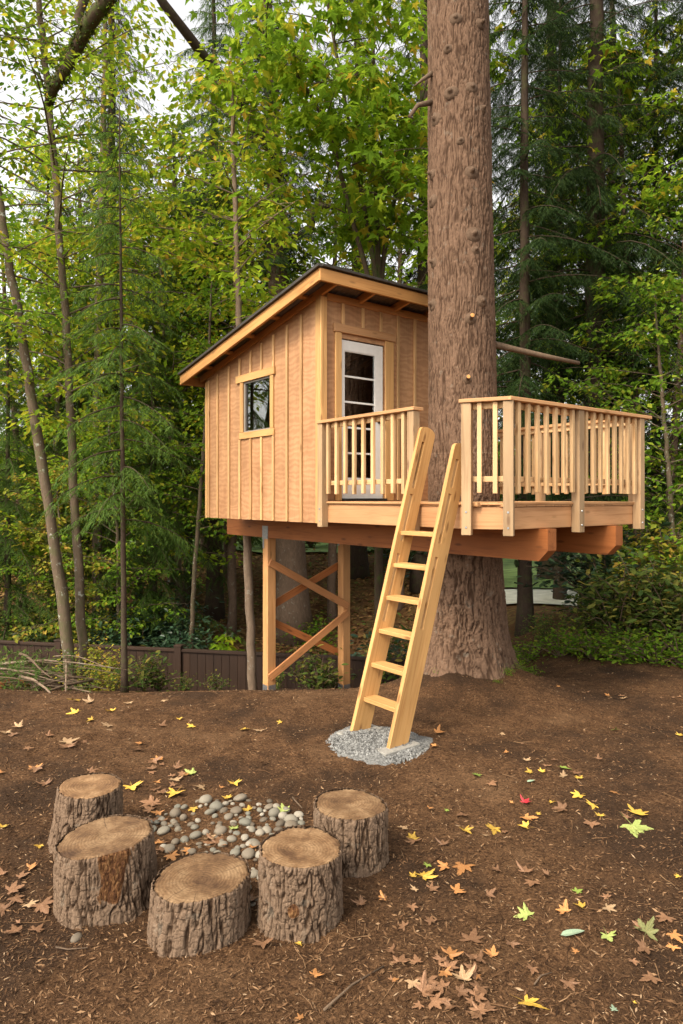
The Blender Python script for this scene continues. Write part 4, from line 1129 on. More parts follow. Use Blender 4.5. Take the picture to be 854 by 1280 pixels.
class Spray:
    def __init__(s): s.p = []; s.d = []; s.n = []; s.s = []
    def add(s, p, d, n, sz): s.p.append(p); s.d.append(d); s.n.append(n); s.s.append(sz)
    def build(s, name, shape, mat):
        mb = MB(); leaf_cloud(mb, np.vstack(s.p), np.vstack(s.d), np.vstack(s.n), np.concatenate(s.s), shape)
        return mb.mesh(name, mat)
def broad_branch(r, tw_, sp, base, direc, L, r0, nspray, lps, lsize, disc, droop=.15, flat=.25):
    """one branch with side twigs; every twig ends in a loose, layered spray of leaves"""
    t = np.linspace(0, 1, 6)
    wob = r.normal(0, .05 * L, 3)
    P = base + direc * (L * t)[:, None] + np.outer(t ** 2, np.array([0, 0, -droop * L])) + np.outer(np.sin(t * 3), wob)
    tw_.tube(P, np.linspace(r0, r0 * .25, 6), 5, False)
    for k in range(nspray):
        tt = .30 + .70 * (k + r.random()) / nspray
        i = min(4, int(tt * 5)); f = tt * 5 - i; b = P[i] * (1 - f) + P[i + 1] * f
        az = r.random() * 2 * math.pi; ln = L * (.10 + .22 * r.random())
        e = b + np.array([math.cos(az) * ln, math.sin(az) * ln, r.normal(.02, .12) * ln])
        tw_.tube(np.stack([b, (b + e) / 2 + [0, 0, .03 * ln], e]), [r0 * .25 + .002, r0 * .18 + .0015, .0015], 3, False)
        q = max(3, int(lps * r.uniform(.6, 1.4)))
        a2 = r.random(q) * 2 * math.pi; R = disc * np.sqrt(r.random(q))
        off = np.stack([R * np.cos(a2), R * np.sin(a2), r.normal(0, disc * .22, q) - .25 * R * R / disc], -1)
        tilt = r.normal(0, .5, (q, 2))
        d = np.stack([np.cos(a2) + tilt[:, 0], np.sin(a2) + tilt[:, 1], -.25 - .5 * r.random(q)], -1)
        nn = np.stack([r.normal(0, flat + .2, q), r.normal(0, flat + .2, q), np.ones(q)], -1)
        sp.add(e + off, d, nn, lsize * r.uniform(.65, 1.25, q))
def make_broad(seed, path, rad, z0, spread, nb, nspray, lps, lsize, disc, lmat, shape=SH_DIAM, bmat=None, sides=9, up=.35, top=1.0, prof=None):
    """returns (trunk mesh, crown mesh); path = points from the base, local"""
    r = np.random.default_rng(seed)
    path = np.asarray(path, float); s = np.linspace(0, 1, len(path)); fine = np.linspace(0, 1, 34)
    P = np.stack([np.interp(fine, s, path[:, k]) for k in range(3)], -1)
    for k in range(2):   # smooth
        P[1:-1] = .25 * P[:-2] + .5 * P[1:-1] + .25 * P[2:]
    P[1:-1, :2] += r.normal(0, rad[0] * .10, (32, 2))
    Rr = np.interp(fine, np.linspace(0, 1, len(rad)), rad)
    Rr[0] *= 1.35; Rr[1] *= 1.12
    tm = MB(); tm.tube(P, Rr * (1 + r.normal(0, .03, 34)), sides)
    sp = Spray(); H_ = P[-1, 2]
    for k in range(nb):
        z = z0 + (H_ * top - z0) * ((k + r.random()) / nb)
        i = min(32, max(0, int(np.searchsorted(P[:, 2], z)) - 1))
        base = P[i]
        az = k * 2.4 + r.normal(0, .4)
        f = (z - z0) / max(.1, H_ - z0)
        L = spread * (prof(f) if prof else (.55 + .9 * f * (1 - f) * 2 - .25 * f)) * r.uniform(.65, 1.2)
        e = up + r.normal(0, .18)
        d = np.array([math.cos(az) * math.cos(e), math.sin(az) * math.cos(e), math.sin(e)])
        broad_branch(r, tm, sp, base, d, L, max(.006, min(Rr[i] * .35, .007 * L + .003)), nspray, lps, lsize, disc)
    return tm.mesh('trunk', bmat or M_TRUNK, True), sp.build('crown', shape, lmat)
def make_conifer(seed, H_, R0, z0, Lmax, nb, lmat, bmat, droop=.35, dens=1.0, blade=.17, lean=(0, 0), hang=.55):
    r = np.random.default_rng(seed)
    fine = np.linspace(0, 1, 26)
    P = np.stack([lean[0] * fine * H_, lean[1] * fine * H_, fine * H_ - .1], -1); P[1:-1, :2] += r.normal(0, R0 * .05, (24, 2))
    Rr = R0 * (1 - .82 * fine); Rr[0] *= 1.4; Rr[1] *= 1.12
    tm = MB(); tm.tube(P, Rr, 12)
    sp = Spray()
    for k in range(nb):
        f = (k + r.random()) / nb; z = z0 + (H_ * .99 - z0) * f
        i = min(24, int(z / H_ * 25)); base = P[i] + (P[i + 1] - P[i]) * (z / H_ * 25 - i)
        az = k * 2.4 + r.normal(0, .5)
        L = Lmax * (1 - f) ** .75 * r.uniform(.6, 1.15) + .25
        e0 = r.normal(.02, .14)
        t = np.linspace(0, 1, 7)
        d0 = np.array([math.cos(az), math.sin(az), 0])
        B = base + np.outer(t * L, d0) + np.outer(t * L * e0 - droop * L * t ** 2, [0, 0, 1.])
        tm.tube(B, np.linspace(.008 + .005 * L, .003, 7), 4, False)
        side = np.array([-d0[1], d0[0], 0])
        nt_ = int((8 + 13 * L) * dens)
        for m in range(nt_):
            tt = .03 + .97 * (m + r.random()) / nt_
            ii = min(5, int(tt * 6)); ff = tt * 6 - ii; b = B[ii] * (1 - ff) + B[ii + 1] * ff
            sgn = 1 if m % 2 else -1
            ln = (.30 + .35 * L * (1 - tt) * .6) * r.uniform(.5, 1.2)
            td = d0 * r.uniform(.35, .8) + side * sgn * r.uniform(.4, 1.0) + np.array([0, 0, -hang * r.uniform(.5, 1.5)])
            td /= np.linalg.norm(td)
            q = max(6, int(ln / .015)); u = (np.arange(q) + r.random(q)) / q
            pos = b + np.outer(u * ln, td) + np.outer((u * ln) ** 2 * -.35, [0, 0, 1.])
            ds = np.where(np.arange(q) % 2 == 0, 1, -1)[:, None] * np.cross(td, [0, 0, 1.])[None] * .8 + td[None] * r.uniform(.4, 1.1, (q, 1)) + np.array([0, 0, -.35]) + r.normal(0, .2, (q, 3))
            nn = np.array([0, 0, 1.]) + r.normal(0, .4, (q, 3))
            sp.add(pos, ds, nn, blade * r.uniform(.6, 1.2, q) * (1 - .35 * u))
    return tm.mesh('trunk', bmat, True), sp.build('crown', SH_BLADE, lmat)
def tree_obj(name, label, cat, group, tm, cm, loc, rz=0, sc_=1.0):
    o = obj(name, None, None, Matrix.Translation(loc) @ Matrix.Rotation(rz, 4, 'Z') @ Matrix.Scale(sc_, 4))
    tag(o, label, cat, group)
    obj('trunk', tm, o); obj('crown', cm, o)
    return o

# ---------- trees the photo shows one by one
def path_px(pts, Y, ext_top=None):
    P = [px(x, y, Y) for x, y in pts]
    return P
def one_tree(name, label, pts, Y, rad, seed, lmat, bmat, spread, nb, nspray, lps, lsize, disc, z0, group=None, shape=SH_DIAM, up=.35, dy=0, prof=None, cat='tree', sides=10):
    P = path_px(pts, Y)
    b = P[0].copy(); zg = gz(b.x, b.y)
    if b.z > zg - .1: P = [Vector((b.x + (b.x - P[1].x) * .02, b.y, zg - .1))] + P
    P[0].z = min(P[0].z, zg - .08)
    base = Vector((P[0].x, P[0].y, zg))
    L = [tuple(p - base) for p in P]
    tm, cm = make_broad(seed, L, rad, z0, spread, nb, nspray, lps, lsize, disc, lmat, shape, bmat, sides, up, prof=prof)
    return tree_obj(name, label, cat, group, tm, cm, base)
one_tree('alder_tree', 'leaning lichen speckled alder trunk rising from behind the brush pile', [(88, 838), (70, 690), (50, 560), (36, 470), (25, 400), (10, 320), (0, 250), (-25, 100), (-50, -60)], 11.0, [.098, .09, .08, .074, .068, .062, .055, .03], 31, M_LEAF_MG, M_PALE, 2.0, 26, 6, 14, .13, .36, 6.0, shape=SH_OVAL)
A2 = one_tree('alder_tree', 'slender upright alder with a thick mossy limb forking off', [(106, 838), (99, 720), (92, 610), (87, 480), (80, 380), (73, 260), (62, 130), (52, 40), (44, -60), (40, -150)], 11.3, [.085, .077, .070, .066, .062, .058, .054, .04, .025], 32, M_LEAF_YG, M_PALE, 2.6, 60, 6, 16, .12, .36, 4.5, shape=SH_OVAL)
b2 = A2.matrix_basis.translation
mb = MB(); mb.tube([Vector(px(x, y, 11.3 - .2 * k)) - b2 for k, (x, y) in enumerate(((60, 134), (66, 112), (84, 84), (100, 52), (112, 28), (135, 0), (165, -40), (215, -90)))], [.072, .085, .088, .095, .11, .10, .10, .10], 12)
obj('mossy_limb', mb.mesh('mossy_limb', M_MOSSY, True), A2)
lp_ = np.array([tuple(px(x, y, 11.3 - .2 * k) - b2) for k, (x, y) in enumerate(((60, 134), (66, 112), (84, 84), (100, 52), (112, 28), (135, 0), (165, -40), (215, -90)))])
rm = np.random.default_rng(5); um = rm.random(2600) ** .8 * 6.9; im = um.astype(int); cm_ = lp_[im] + (lp_[im + 1] - lp_[im]) * (um - im)[:, None]
dm = rm.normal(0, 1, (2600, 3)); dm /= np.linalg.norm(dm, axis=1)[:, None]; dm[:, 2] += .25
keep = vnoise(cm_[:, 0] * 4, cm_[:, 2] * 4, dm[:, 0], 7) > -.1
spm = Spray(); spm.add(cm_[keep] + dm[keep] * .085, dm[keep] + rm.normal(0, .4, (keep.sum(), 3)) + [0, 0, -.4], dm[keep], rm.uniform(.03, .09, keep.sum()))
obj('moss', spm.build('moss', SH_OVAL, M_SHRUB), A2)
mb = MB(); mb.tube([Vector(px(x, y, 10.7)) - b2 for (x, y) in ((108, 46), (98, 22), (104, 4), (118, -30))], [.05, .065, .07, .07], 9)
obj('mossy_limb', mb.mesh('mossy_limb', M_MOSSY, True), A2)
one_tree('pale_tree', 'pale slim tree with bare lower trunk beyond the fence', [(122, 790), (122, 640), (121, 520), (124, 380), (128, 240), (131, 100), (134, -60)], 15.5, [.12, .115, .10, .09, .08, .06, .03], 34, M_LEAF_YG, M_PALE, 2.6, 40, 6, 14, .15, .42, 6.0)
one_tree('pale_tree', 'very thin pale sapling leaning beside the cabin corner beyond the fence', [(239, 800), (243, 720), (249, 640), (256, 540), (262, 430), (266, 330)], 14.5, [.055, .05, .045, .04, .03, .015], 35, M_LEAF_MG, M_PALE, 1.5, 26, 5, 12, .13, .34, 3.4)
one_tree('bare_pole_tree', 'bare slim trunk standing just beside the trestle post', [(316, 862), (313, 780), (309, 672), (305, 560), (301, 440), (296, 320), (291, 180), (288, 60)], 11.2, [.082, .075, .07, .06, .05, .04, .02], 36, M_LEAF_YG, M_POLE, 1.7, 34, 6, 14, .14, .36, 6.5)
# multi-stem maple behind the roof, large bright leaves
def maple():
    r = np.random.default_rng(77)
    Y = 12.3
    base = px(474, 800, Y); zg = gz(base.x, base.y); base.z = zg
    tm = MB(); sp = Spray()
    stems = [[(474, 830), (473, 600), (474, 420), (473, 330), (470, 240), (468, 120), (466, -10)],
             [(474, 400), (468, 330), (450, 230), (432, 130), (412, 20), (400, -60)],
             [(474, 380), (482, 300), (500, 220), (520, 150), (545, 60), (560, -20)],
             [(474, 420), (462, 350), (436, 260), (415, 170), (385, 110), (345, 70), (310, 50)]]
    for k, st in enumerate(stems):
        yy = np.linspace(Y, Y + (.0, -.8, .6, -1.9)[k], len(st))
        P = np.array([tuple(px(x, y, Yk) - base) for (x, y), Yk in zip(st, yy)])
        f = np.linspace(0, 1, 20); s = np.linspace(0, 1, len(P)); Pf = np.stack([np.interp(f, s, P[:, c]) for c in range(3)], -1)
        Pf[1:-1] = .25 * Pf[:-2] + .5 * Pf[1:-1] + .25 * Pf[2:]
        tm.tube(Pf, np.linspace(.085 if k == 0 else .05, .018, 20), 8)
        nbr = (26, 24, 18, 26)[k]
        for m in range(nbr):
            i = int(11 + 8 * (m + r.random()) / nbr) if k == 0 else int(6 + 13 * (m + r.random()) / nbr); i = min(i, 19)
            az = m * 2.4 + r.normal(0, .5)
            if r.random() < .45: az = -math.pi / 2 + r.normal(0, .9)
            e = .1 + r.normal(0, .3)
            d = np.array([math.cos(az) * math.cos(e), math.sin(az) * math.cos(e), math.sin(e)])
            broad_branch(r, tm, sp, Pf[i], d, r.uniform(.7, 1.9), .012, 6, 8, .19, .36, .22, .35)
    o = tree_obj('bigleaf_maple', 'many stemmed maple with large bright yellow green leaves above the cabin roof', 'tree', None, tm.mesh('trunk', M_MOSSY, True), sp.build('crown', SH_MAPLE, M_LEAF_MAPLE), base)
maple()

# big conifer trunks
def conifer_at(name, label, x, Y, H_, R0, z0, L, nb, seed, lmat, bmat, group=None, droop=.35, dens=1.0, lean=(0, 0), blade=.17, hang=.55):
    X = (x - 427) / F * Y; zg = gz(X, Y)
    tm, cm = make_conifer(seed, H_, R0, z0, L, nb, lmat, bmat, droop, dens, blade, lean, hang)
    return tree_obj(name, label, 'tree', group, tm, cm, (X, Y, zg))
cb = conifer_at('cedar_tree', 'thick reddish conifer trunk seen both above the roof and through the trestle', 368, 17, 20, .42, 9.0, 3.0, 90, 51, M_CONIF, M_TRUNK, lean=(-.042, 0))
bb_ = cb.matrix_basis.translation
mb = MB(); mb.tube([Vector(px(x, y, 16.8 - .5 * k)) - bb_ for k, (x, y) in enumerate(((344, 222), (338, 190), (325, 165), (306, 135), (285, 105), (262, 80), (240, 50), (205, 5), (160, -70)))], [.16, .13, .13, .12, .11, .11, .10, .09, .08], 9)
obj('limb', mb.mesh('limb', M_DKTRUNK, True), cb)
mb = MB(); mb.tube([Vector(px(x, y, 16.4)) - bb_ for (x, y) in ((352, 300), (372, 296), (388, 288), (391, 262), (398, 257), (430, 260), (462, 258))], [.09, .10, .11, .11, .08, .07, .06], 8)
obj('limb', mb.mesh('limb', M_DKTRUNK, True), cb)

conifer_at('young_conifer', 'thin straight young conifer with feathery sprays in front of the dark fence', 156, 9.9, 8.6, .048, 2.6, 1.0, 44, 33, M_CEDAR, M_DKTRUNK, None, .4, 1.0, (-.009, 0), .13, .7)
P_C = [make_conifer(100 + k, H_, R0, z0, L, nb, lm, M_DKTRUNK, dr, 1.1, .15, (0, 0), hg) for k, (H_, R0, z0, L, nb, lm, dr, hg) in enumerate((
    (17, .15, 2.4, 2.6, 125, M_CONIF, .35, .6), (20, .30, 5.5, 3.2, 110, M_CONIF, .45, .8), (12, .13, 1.6, 2.2, 110, M_CEDAR, .45, .8), (18, .24, 7.0, 3.0, 100, M_CEDAR, .5, .9)))]
def zone(x, Y):
    if x < 0 or x > 854: return 'at the side of the clearing'
    if x < 235: return 'beyond the fence' if Y < 22 else 'far beyond the fence at the lawn'
    if x < 545: return 'behind the cabin' if Y < 21 else 'far behind the cabin'
    return 'close behind the deck railing' if Y < 12.7 else ('behind the deck railing' if Y < 18 else 'far behind the deck railing')
def place_con(x, Y, v, rz, s=1.0):
    X = (x - 427) / F * Y; zn = zone(x, Y)
    lab = ('slim dark conifer with drooping boughs ', 'tall dark conifer with a bare lower trunk ', 'small bright cedar with feathery sprays ', 'tall bright cedar with a bare lower trunk ')[v] + zn
    tree_obj('conifer_tree', lab, 'tree', ('slim dark conifers ', 'tall dark conifers ', 'small cedars ', 'tall cedars ')[v] + zn, *P_C[v], (X, Y, gz(X, Y) - .05), rz, s)
# right side
for (x, Y, v, rz, s) in ((745, 13.2, 1, 1.2, .9), (690, 17.5, 1, .6, 1.0), (820, 14.0, 0, 2.6, .8), (885, 12.5, 0, 4.0, .9), (656, 11.6, 0, 3.3, .85), (700, 14.5, 0, 5.1, .8), (610, 25, 1, 2.2, 1.0), (765, 24, 1, 3.7, 1.1),
                         (530, 19, 1, 5.2, 1.0), (447, 21, 1, .2, 1.0)): place_con(x, Y, v, rz, s)
# left side
for (x, Y, v, rz, s) in ((140, 18.5, 1, .7, .9), (268, 18, 3, 2.0, .95), (202, 25, 2, 1.0, 1.0), (60, 20, 2, 3.0, 1.1), (192, 15.6, 2, 1.9, .8), (100, 16.5, 2, 4.9, .8), (10, 14.8, 2, .6, .7), (235, 19, 2, 5.4, 1.0)): place_con(x, Y, v, rz, s)

# broadleaf understorey, prototypes and copies
def st_path(H_, bend): return [(0, 0, -.1), (bend * .1, 0, H_ * .25), (bend * .35, .1, H_ * .5), (bend * .7, .05, H_ * .75), (bend, 0, H_)]
P_B = []
for k, (H_, bend, r0, z0, spr, nb, nsp, lps, ls, disc, lm, bm_, shp) in enumerate((
    (9.5, .5, .09, 2.0, 2.6, 52, 6, 19, .14, .30, M_LEAF_YG, M_PALE, SH_DIAM), (11.5, -.6, .11, 2.6, 2.8, 54, 6, 19, .14, .32, M_LEAF_MG, M_TRUNK, SH_DIAM),
    (7.0, .4, .06, 1.2, 2.2, 44, 6, 17, .125, .28, M_LEAF_MG, M_PALE, SH_DIAM), (12.0, .3, .12, 3.6, 3.0, 56, 6, 19, .15, .34, M_LEAF_YG, M_TRUNK, SH_DIAM), (6.0, -.3, .05, 1.2, 1.8, 40, 6, 14, .13, .28, M_LEAF_AUT, M_PALE, SH_DIAM),
    (12.5, .5, .11, 4.6, 3.0, 50, 6, 11, .18, .38, M_LEAF_MAPLE, M_TRUNK, SH_MAPLE))):
    P_B.append(make_broad(200 + k, st_path(H_, bend), [r0, r0 * .9, r0 * .75, r0 * .55, r0 * .2], z0, spr, nb, nsp, lps, ls, disc, lm, shp, bm_))
BL = ('yellow green broadleaf tree ', 'mid green broadleaf tree ', 'small mid green broadleaf tree ', 'tall yellow green broadleaf tree ', 'small autumn coloured tree ', 'big leaved maple tree ')
def place_b(x, Y, v, rz, s=1.0):
    X = (x - 427) / F * Y; zn = zone(x, Y)
    tree_obj('broadleaf_tree', BL[v] + zn, 'tree', BL[v].replace('tree ', 'trees ') + zn, *P_B[v], (X, Y, gz(X, Y) - .03), rz, s)
for (x, Y, v, rz, s) in ((30, 16.5, 1, .4, .9), (70, 16, 0, 1.4, 1.1), (175, 17.5, 3, 2.2, .95), (225, 16.5, 0, 3.1, 1.1), (110, 21, 3, 4.0, 1.1), (290, 17, 3, 5.1, .95),
                         (255, 24, 3, 1.9, 1.1), (350, 23, 0, 3.6, 1.1), (215, 20, 0, 5.0, 1.4), (285, 21, 3, .9, 1.2), (60, 15.2, 2, 1.0, .7), (150, 14.6, 2, 4.2, .85), (85, 14.4, 4, .3, .8),
                         (415, 18, 3, 1.1, 1.0), (500, 18.5, 5, 4.5, 1.0), (735, 15.5, 5, .8, 1.0), (800, 13.4, 5, 2.4, .9), (862, 15.5, 5, .1, 1.05), (835, 12.2, 1, 3.4, .7),
                         (690, 21, 3, 1.6, 1.0), (845, 10.6, 2, 2.6, .8)): place_b(x, Y, v, rz, s)

# ---------- shrubs
def shrub_mesh(seed, R, h, n, ls, lm, shape=SH_OVAL, stems=14):
    r = np.random.default_rng(seed); tm = MB(); sp = Spray()
    for k in range(stems):
        az = r.random() * 6.283; e = r.uniform(.5, 1.45); L = h * r.uniform(.6, 1.1)
        tip = np.array([math.cos(az) * R * math.cos(e) * 1.3, math.sin(az) * R * math.cos(e) * 1.3, L * math.sin(e)])
        t = np.linspace(0, 1, 6)[:, None]; P = tip * t + np.array([0, 0, .15 * h]) * np.sin(t * math.pi)
        tm.tube(P, np.linspace(.012, .004, 6), 5, False)
        q = n // stems; u = r.uniform(.15, 1.05, q)
        i = np.minimum(4, (u * 5).astype(int)); f = (u * 5 - i)[:, None]
        b = P[i] * (1 - f) + P[np.minimum(i + 1, 5)] * f
        pos = b + r.normal(0, R * .16, (q, 3)); pos[:, 2] = np.maximum(.03, pos[:, 2])
        a = r.random(q) * 6.283
        sp.add(pos, np.stack([np.cos(a), np.sin(a), r.normal(-.05, .4, q)], -1), np.stack([r.normal(0, .4, q), r.normal(0, .4, q), np.ones(q)], -1), ls * r.uniform(.6, 1.25, q))
    return tm.mesh('stems', M_TWIG, True), sp.build('foliage', shape, lm)
P_S = [shrub_mesh(300, 1.0, 1.5, 1500, .13, M_SALAL, stems=26), shrub_mesh(301, .8, 1.3, 900, .12, M_SHRUB, stems=22), shrub_mesh(302, .45, .55, 260, .10, M_SHRUB, stems=12), shrub_mesh(303, .9, 1.9, 700, .13, M_LEAF_AUT, SH_DIAM, 16), shrub_mesh(304, .7, .5, 500, .09, M_LEAF_MG, stems=18)]
SLAB = (('dense dark evergreen shrub', 'evergreen shrubs'), ('loose olive green shrub', 'olive shrubs'), ('low sprig of green and yellow leaves', 'leafy sprigs'),
        ('shrub with yellow and orange autumn leaves', 'autumn shrubs'), ('low mat of fresh green ground plants', 'ground plants'))
def place_s(x, Y, v, s=1.0):
    X = (x - 427) / F * Y
    o = obj('shrub', None, None, Matrix.Translation((X, Y, gz(X, Y) - .03)) @ Matrix.Rotation(rnd.uniform(0, 6.28), 4, 'Z') @ Matrix.Scale(s, 4))
    zn = zone(x, Y); tag(o, SLAB[v][0] + ' ' + zn, 'shrub', SLAB[v][1] + ' ' + zn); obj('stems', P_S[v][0], o); obj('foliage', P_S[v][1], o)
for (x, Y, v, s) in ((175, 14.2, 0, 1.1), (215, 14.8, 0, 1.1), (140, 14.4, 0, 1.0), (195, 15.6, 0, 1.25), (40, 15, 1, 1.3), (80, 15, 0, 1.0), (5, 14.2, 1, 1.2), (20, 12.4, 1, .9),
                     (345, 15, 4, .9), (440, 14, 4, .9), (455, 13, 1, .8), (500, 12.5, 0, 1.1), (530, 11.5, 1, 1.0), (395, 16.5, 4, 1.2),
                     (680, 10.3, 1, .42), (735, 10.2, 1, .48), (770, 9.8, 1, 1.0), (810, 9.6, 1, 1.1), (845, 9.4, 1, 1.1), (760, 11.3, 0, 1.3), (800, 10.8, 3, 1.0), (835, 10.4, 3, .95), (660, 9.7, 4, .6),
                     (640, 9.3, 4, .55), (700, 9.5, 4, .7), (740, 9.2, 4, .8), (780, 9.0, 4, .8), (820, 8.9, 4, .8), (850, 8.8, 4, .9), (655, 8.75, 4, .35), (640, 7.75, 4, .22), (634, 7.45, 4, .16), (655, 7.95, 4, .25), (548, 7.45, 4, .13), (620, 7.25, 4, .10),
                     (180, 10.4, 2, 1.0), (196, 10.5, 2, .9), (140, 10.9, 3, .40), (120, 11.2, 3, .55), (100, 11.8, 3, .6), (400, 10.3, 2, 1.0), (388, 10.5, 2, .9), (270, 10.4, 2, .5), (232, 10.4, 2, .45), (345, 10.6, 2, .5), (415, 10.9, 2, .8),
                     (270, 25, 1, 1.2), (215, 24.5, 1, 1.3), (150, 24.5, 1, 1.4), (110, 25, 3, 1.2), (60, 24, 1, 1.5), (310, 25, 1, 1.2), (0, 22, 0, 1.6), (350, 26, 1, 1.2), (390, 26, 1, 1.2), (440, 26, 1, 1.3), (480, 22, 1, 1.5), (530, 20, 0, 1.6)): place_s(x, Y, v, s)
# yellow sapling in front of the bank
mbP = make_broad(401, [tuple(px(x, y, 13.2) - px(262, 800, 13.2)) for (x, y) in ((262, 800), (268, 770), (276, 735), (283, 700))], [.014, .012, .008], .5, .45, 9, 3, 4, .22, .16, M_LEAF_MAPLE, SH_MAPLE, M_TWIG, 6)
b_ = px(262, 800, 13.2); b_.z = gz(b_.x, b_.y)
tree_obj('sapling', 'small sapling with big yellow leaves on the bank beside the trestle', 'sapling', None, *mbP, b_, 0, 1.0)

# ---------- brush pile at the fence
bp = px(40, 858, 9.3); bz = gz(bp.x, bp.y)
brush = obj('brush_pile', None, None, Matrix.Translation((bp.x, bp.y, bz)))
tag(brush, 'heap of cut branches and conifer sprigs at the edge of the soil', 'brush pile')
r_ = np.random.default_rng(9)
for k in range(46):
    L = r_.uniform(.8, 2.2); a = r_.normal(.0, .75); x0 = r_.uniform(-1.1, .5); y0 = r_.normal(0, .35); z0_ = max(.03, .42 * math.exp(-((x0 + .1) / .8) ** 2) * r_.random() + .03)
    t = np.linspace(-.3, .7, 6)
    mb = MB(); P = np.stack([x0 + L * t * math.cos(a), y0 + L * t * math.sin(a) + r_.normal(0, .10) * np.sin(t * 4 + k), np.maximum(-.25, z0_ - .05 * np.abs(t) * L + .03 * np.sin(t * 5 + k) - .10 * np.clip(x0 + L * t, 0, 9))], -1)
    mb.tube(P, np.linspace(r_.uniform(.007, .024), .004, 6), 6)
    obj('branch', mb.mesh('branch', M_TWIG if k % 3 else M_POLE, True), brush)
sp = Spray()
for k in range(150):
    c = np.array([r_.normal(-.25, .55), r_.normal(0, .35), 0]); c[2] = .40 * math.exp(-((c[0] + .3) / .7) ** 2) * r_.uniform(.4, 1.15) + .03
    a = r_.random() * 6.283; td = np.array([math.cos(a), math.sin(a), -.1]); q = 16; u = r_.random(q)
    sp.add(c + np.outer(u * .4, td), td + r_.normal(0, .6, (q, 3)), np.array([0, 0, 1.]) + r_.normal(0, .3, (q, 3)), .11 * r_.uniform(.6, 1.2, q))
obj('sprigs', sp.build('sprigs', SH_BLADE, M_CEDAR), brush)
sp = Spray(); M_RUST = leafmat('dead_fronds', [(0, (.16, .045, .015)), (1, (.33, .12, .045))], .2)
for k in range(26):
    c = np.array([r_.normal(-.27, .10), r_.normal(-.45, .08), r_.uniform(.04, .26)]); a = r_.random() * 6.283
    td = np.array([math.cos(a), math.sin(a), -.6]); q = 14; u = r_.random(q)
    sp.add(c + np.outer(u * .16, td), td + r_.normal(0, .5, (q, 3)), np.array([0, 0, 1.]) + r_.normal(0, .4, (q, 3)), .09 * r_.uniform(.6, 1.2, q))
obj('dead_fronds', sp.build('dead_fronds', SH_BLADE, M_RUST), brush)

# ---------- far wood that closes the view (reads as one mass)
def far_wood():
    r = np.random.default_rng(70); sp = Spray(); tm = MB()
    for k in range(300):
        Y = r.uniform(29, 44); X = r.uniform(-.62, .62) * Y
        h = 2.5 + 6 * r.random() ** 1.5
        c = np.array([X, Y, h * r.uniform(.15, 1.0)]); q = 120; R = r.uniform(.9, 1.9)
        o_ = r.normal(0, 1, (q, 3)); o_ /= np.linalg.norm(o_, axis=1)[:, None]; o_ *= R * r.random((q, 1)) ** .4 * np.array([1, 1, .8])
        d = r.normal(0, 1, (q, 3)); sp.add(c + o_, d, np.array([0, 0, 1.]) + r.normal(0, .5, (q, 3)), .42 * r.uniform(.6, 1.3, q))
    return sp
kind(tag(obj('far_wood', far_wood().build('far_wood', SH_DIAM, M_LEAF_MG)), 'hazy green mass of distant trees closing the view', 'woodland'), 'stuff')
# leaf litter on the bank
def litter():
    n = 16000; r = np.random.default_rng(72)
    y = r.uniform(12.2, 24, n); x = r.uniform(-.55, .12, n) * y
    a = r.random(n) * 6.283
    sp = Spray(); sp.add(np.stack([x, y, ground_h(x, y) + .03], -1), np.stack([np.cos(a), np.sin(a), r.normal(0, .3, n)], -1), np.stack([r.normal(0, .4, n), r.normal(0, .4, n), np.ones(n)], -1), r.uniform(.08, .18, n))
    return sp
M_LITTER = leafmat('bank_litter', [(0, (.13, .06, .03)), (.5, (.26, .135, .055)), (.8, (.36, .21, .08)), (.9, (.10, .15, .03)), (1, (.14, .2, .05))], .1, .8, .1)
kind(tag(obj('leaf_litter', litter().build('leaf_litter', SH_OVAL, M_LITTER)), 'fallen leaves and small plants covering the bank beyond the fence', 'leaf litter'), 'stuff')

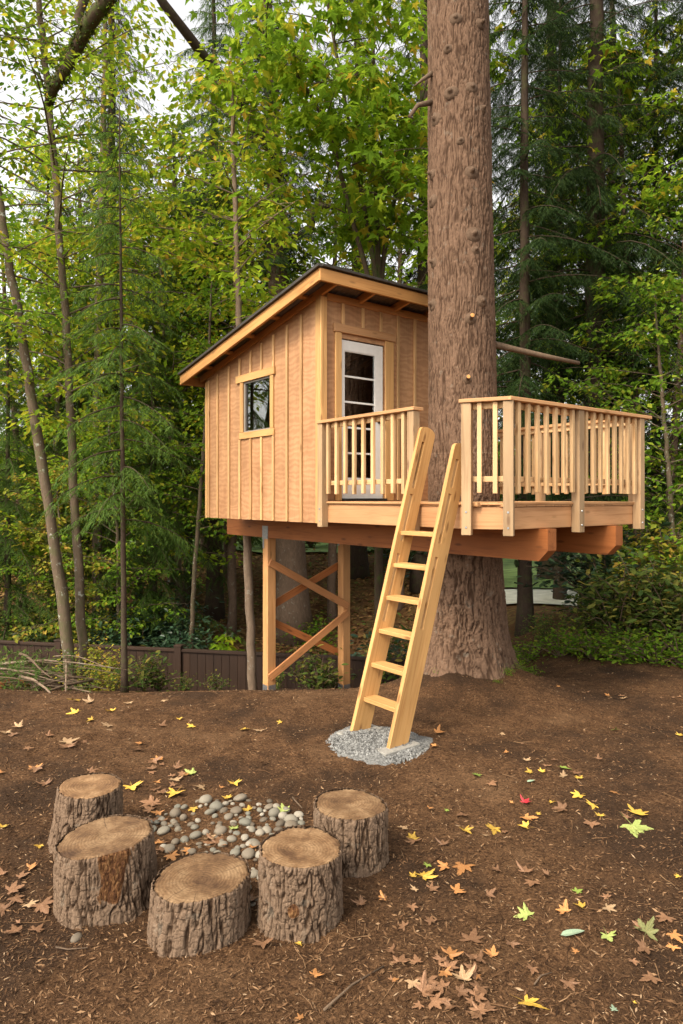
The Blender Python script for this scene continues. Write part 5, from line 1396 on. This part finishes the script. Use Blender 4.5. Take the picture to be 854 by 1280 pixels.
# ---------- a pale house glimpsed far beyond the lawn
hp = px(150, 676, 36); hz = gz(hp.x, hp.y)
fh = obj('house', None, None, Matrix.Translation((hp.x, hp.y, hz)))
tag(fh, 'pale house glimpsed between trunks beyond the lawn', 'house')
M_HW = plain('pale_siding', (.66, .60, .54), .8, noise=.06)
mb = MB(); mb.box(-3.0, 3.0, 0, 4, 0, 1.9); obj('wall', mb.mesh('wall', M_HW), fh)
mb = MB(); prism(mb, [(-.5, 1.9), (4.5, 1.9), (2, 3.1)], -3.3, 3.3, 'x'); obj('roof', mb.mesh('roof', M_CORR), fh)
for x in (-1.8, .2, 1.9):
    mb = MB(); mb.box(x - .4, x + .4, -.03, .0, .8, 1.5); wn = obj('window', mb.mesh('window', M_WHITE), fh)
    mb = MB(); mb.box(x - .33, x + .33, -.04, -.031, .86, 1.44); obj('pane', mb.mesh('pane', M_BLACK), wn)

# ---------- trees just outside the frame that the panes mirror and that shade the right side
one_tree('alder_tree', 'leaning dark trunk off to the side that the cabin window mirrors', [(-260, 880), (-275, 700), (-290, 560), (-315, 400), (-345, 220)], 12.2, [.22, .20, .18, .15, .10], 90, M_LEAF_MG, M_DKTRUNK, 2.2, 6, 4, 12, .16, .42, 6.6)
for (x, Y, v, rz, s) in ((1250, 9.0, 1, .5, 1.0), (1050, 11.5, 0, 2.5, 1.05), (1500, 8.5, 0, 1.5, 1.0), (1020, 15, 1, .9, 1.1), (1800, 7.0, 1, 3.0, 1.0)): place_con(x, Y, v, rz, s)

by = {}
for o in bpy.data.objects:
    if o.parent is None and o.get('category') in ('tree', 'shrub') and o.get('group'): by.setdefault(o['label'], []).append(o)
for lab, os_ in by.items():
    os_.sort(key=lambda o: o.scale[0] if o.scale[0] != 1 else o.matrix_basis.to_scale()[0])
    sizes = [o.matrix_basis.to_scale()[0] for o in os_]
    if len(os_) == 2 and sizes[1] / sizes[0] > 1.07:
        os_[0]['label'] = lab + ', the shorter one'; os_[1]['label'] = lab + ', the taller one'
    elif len(os_) == 3 and sizes[1] / sizes[0] > 1.07 and sizes[2] / sizes[1] > 1.07:
        for o, w_ in zip(os_, ('shortest', 'middle sized', 'tallest')): o['label'] = lab + ', the ' + w_ + ' one'
    if len(os_) == 1: del os_[0]['group']
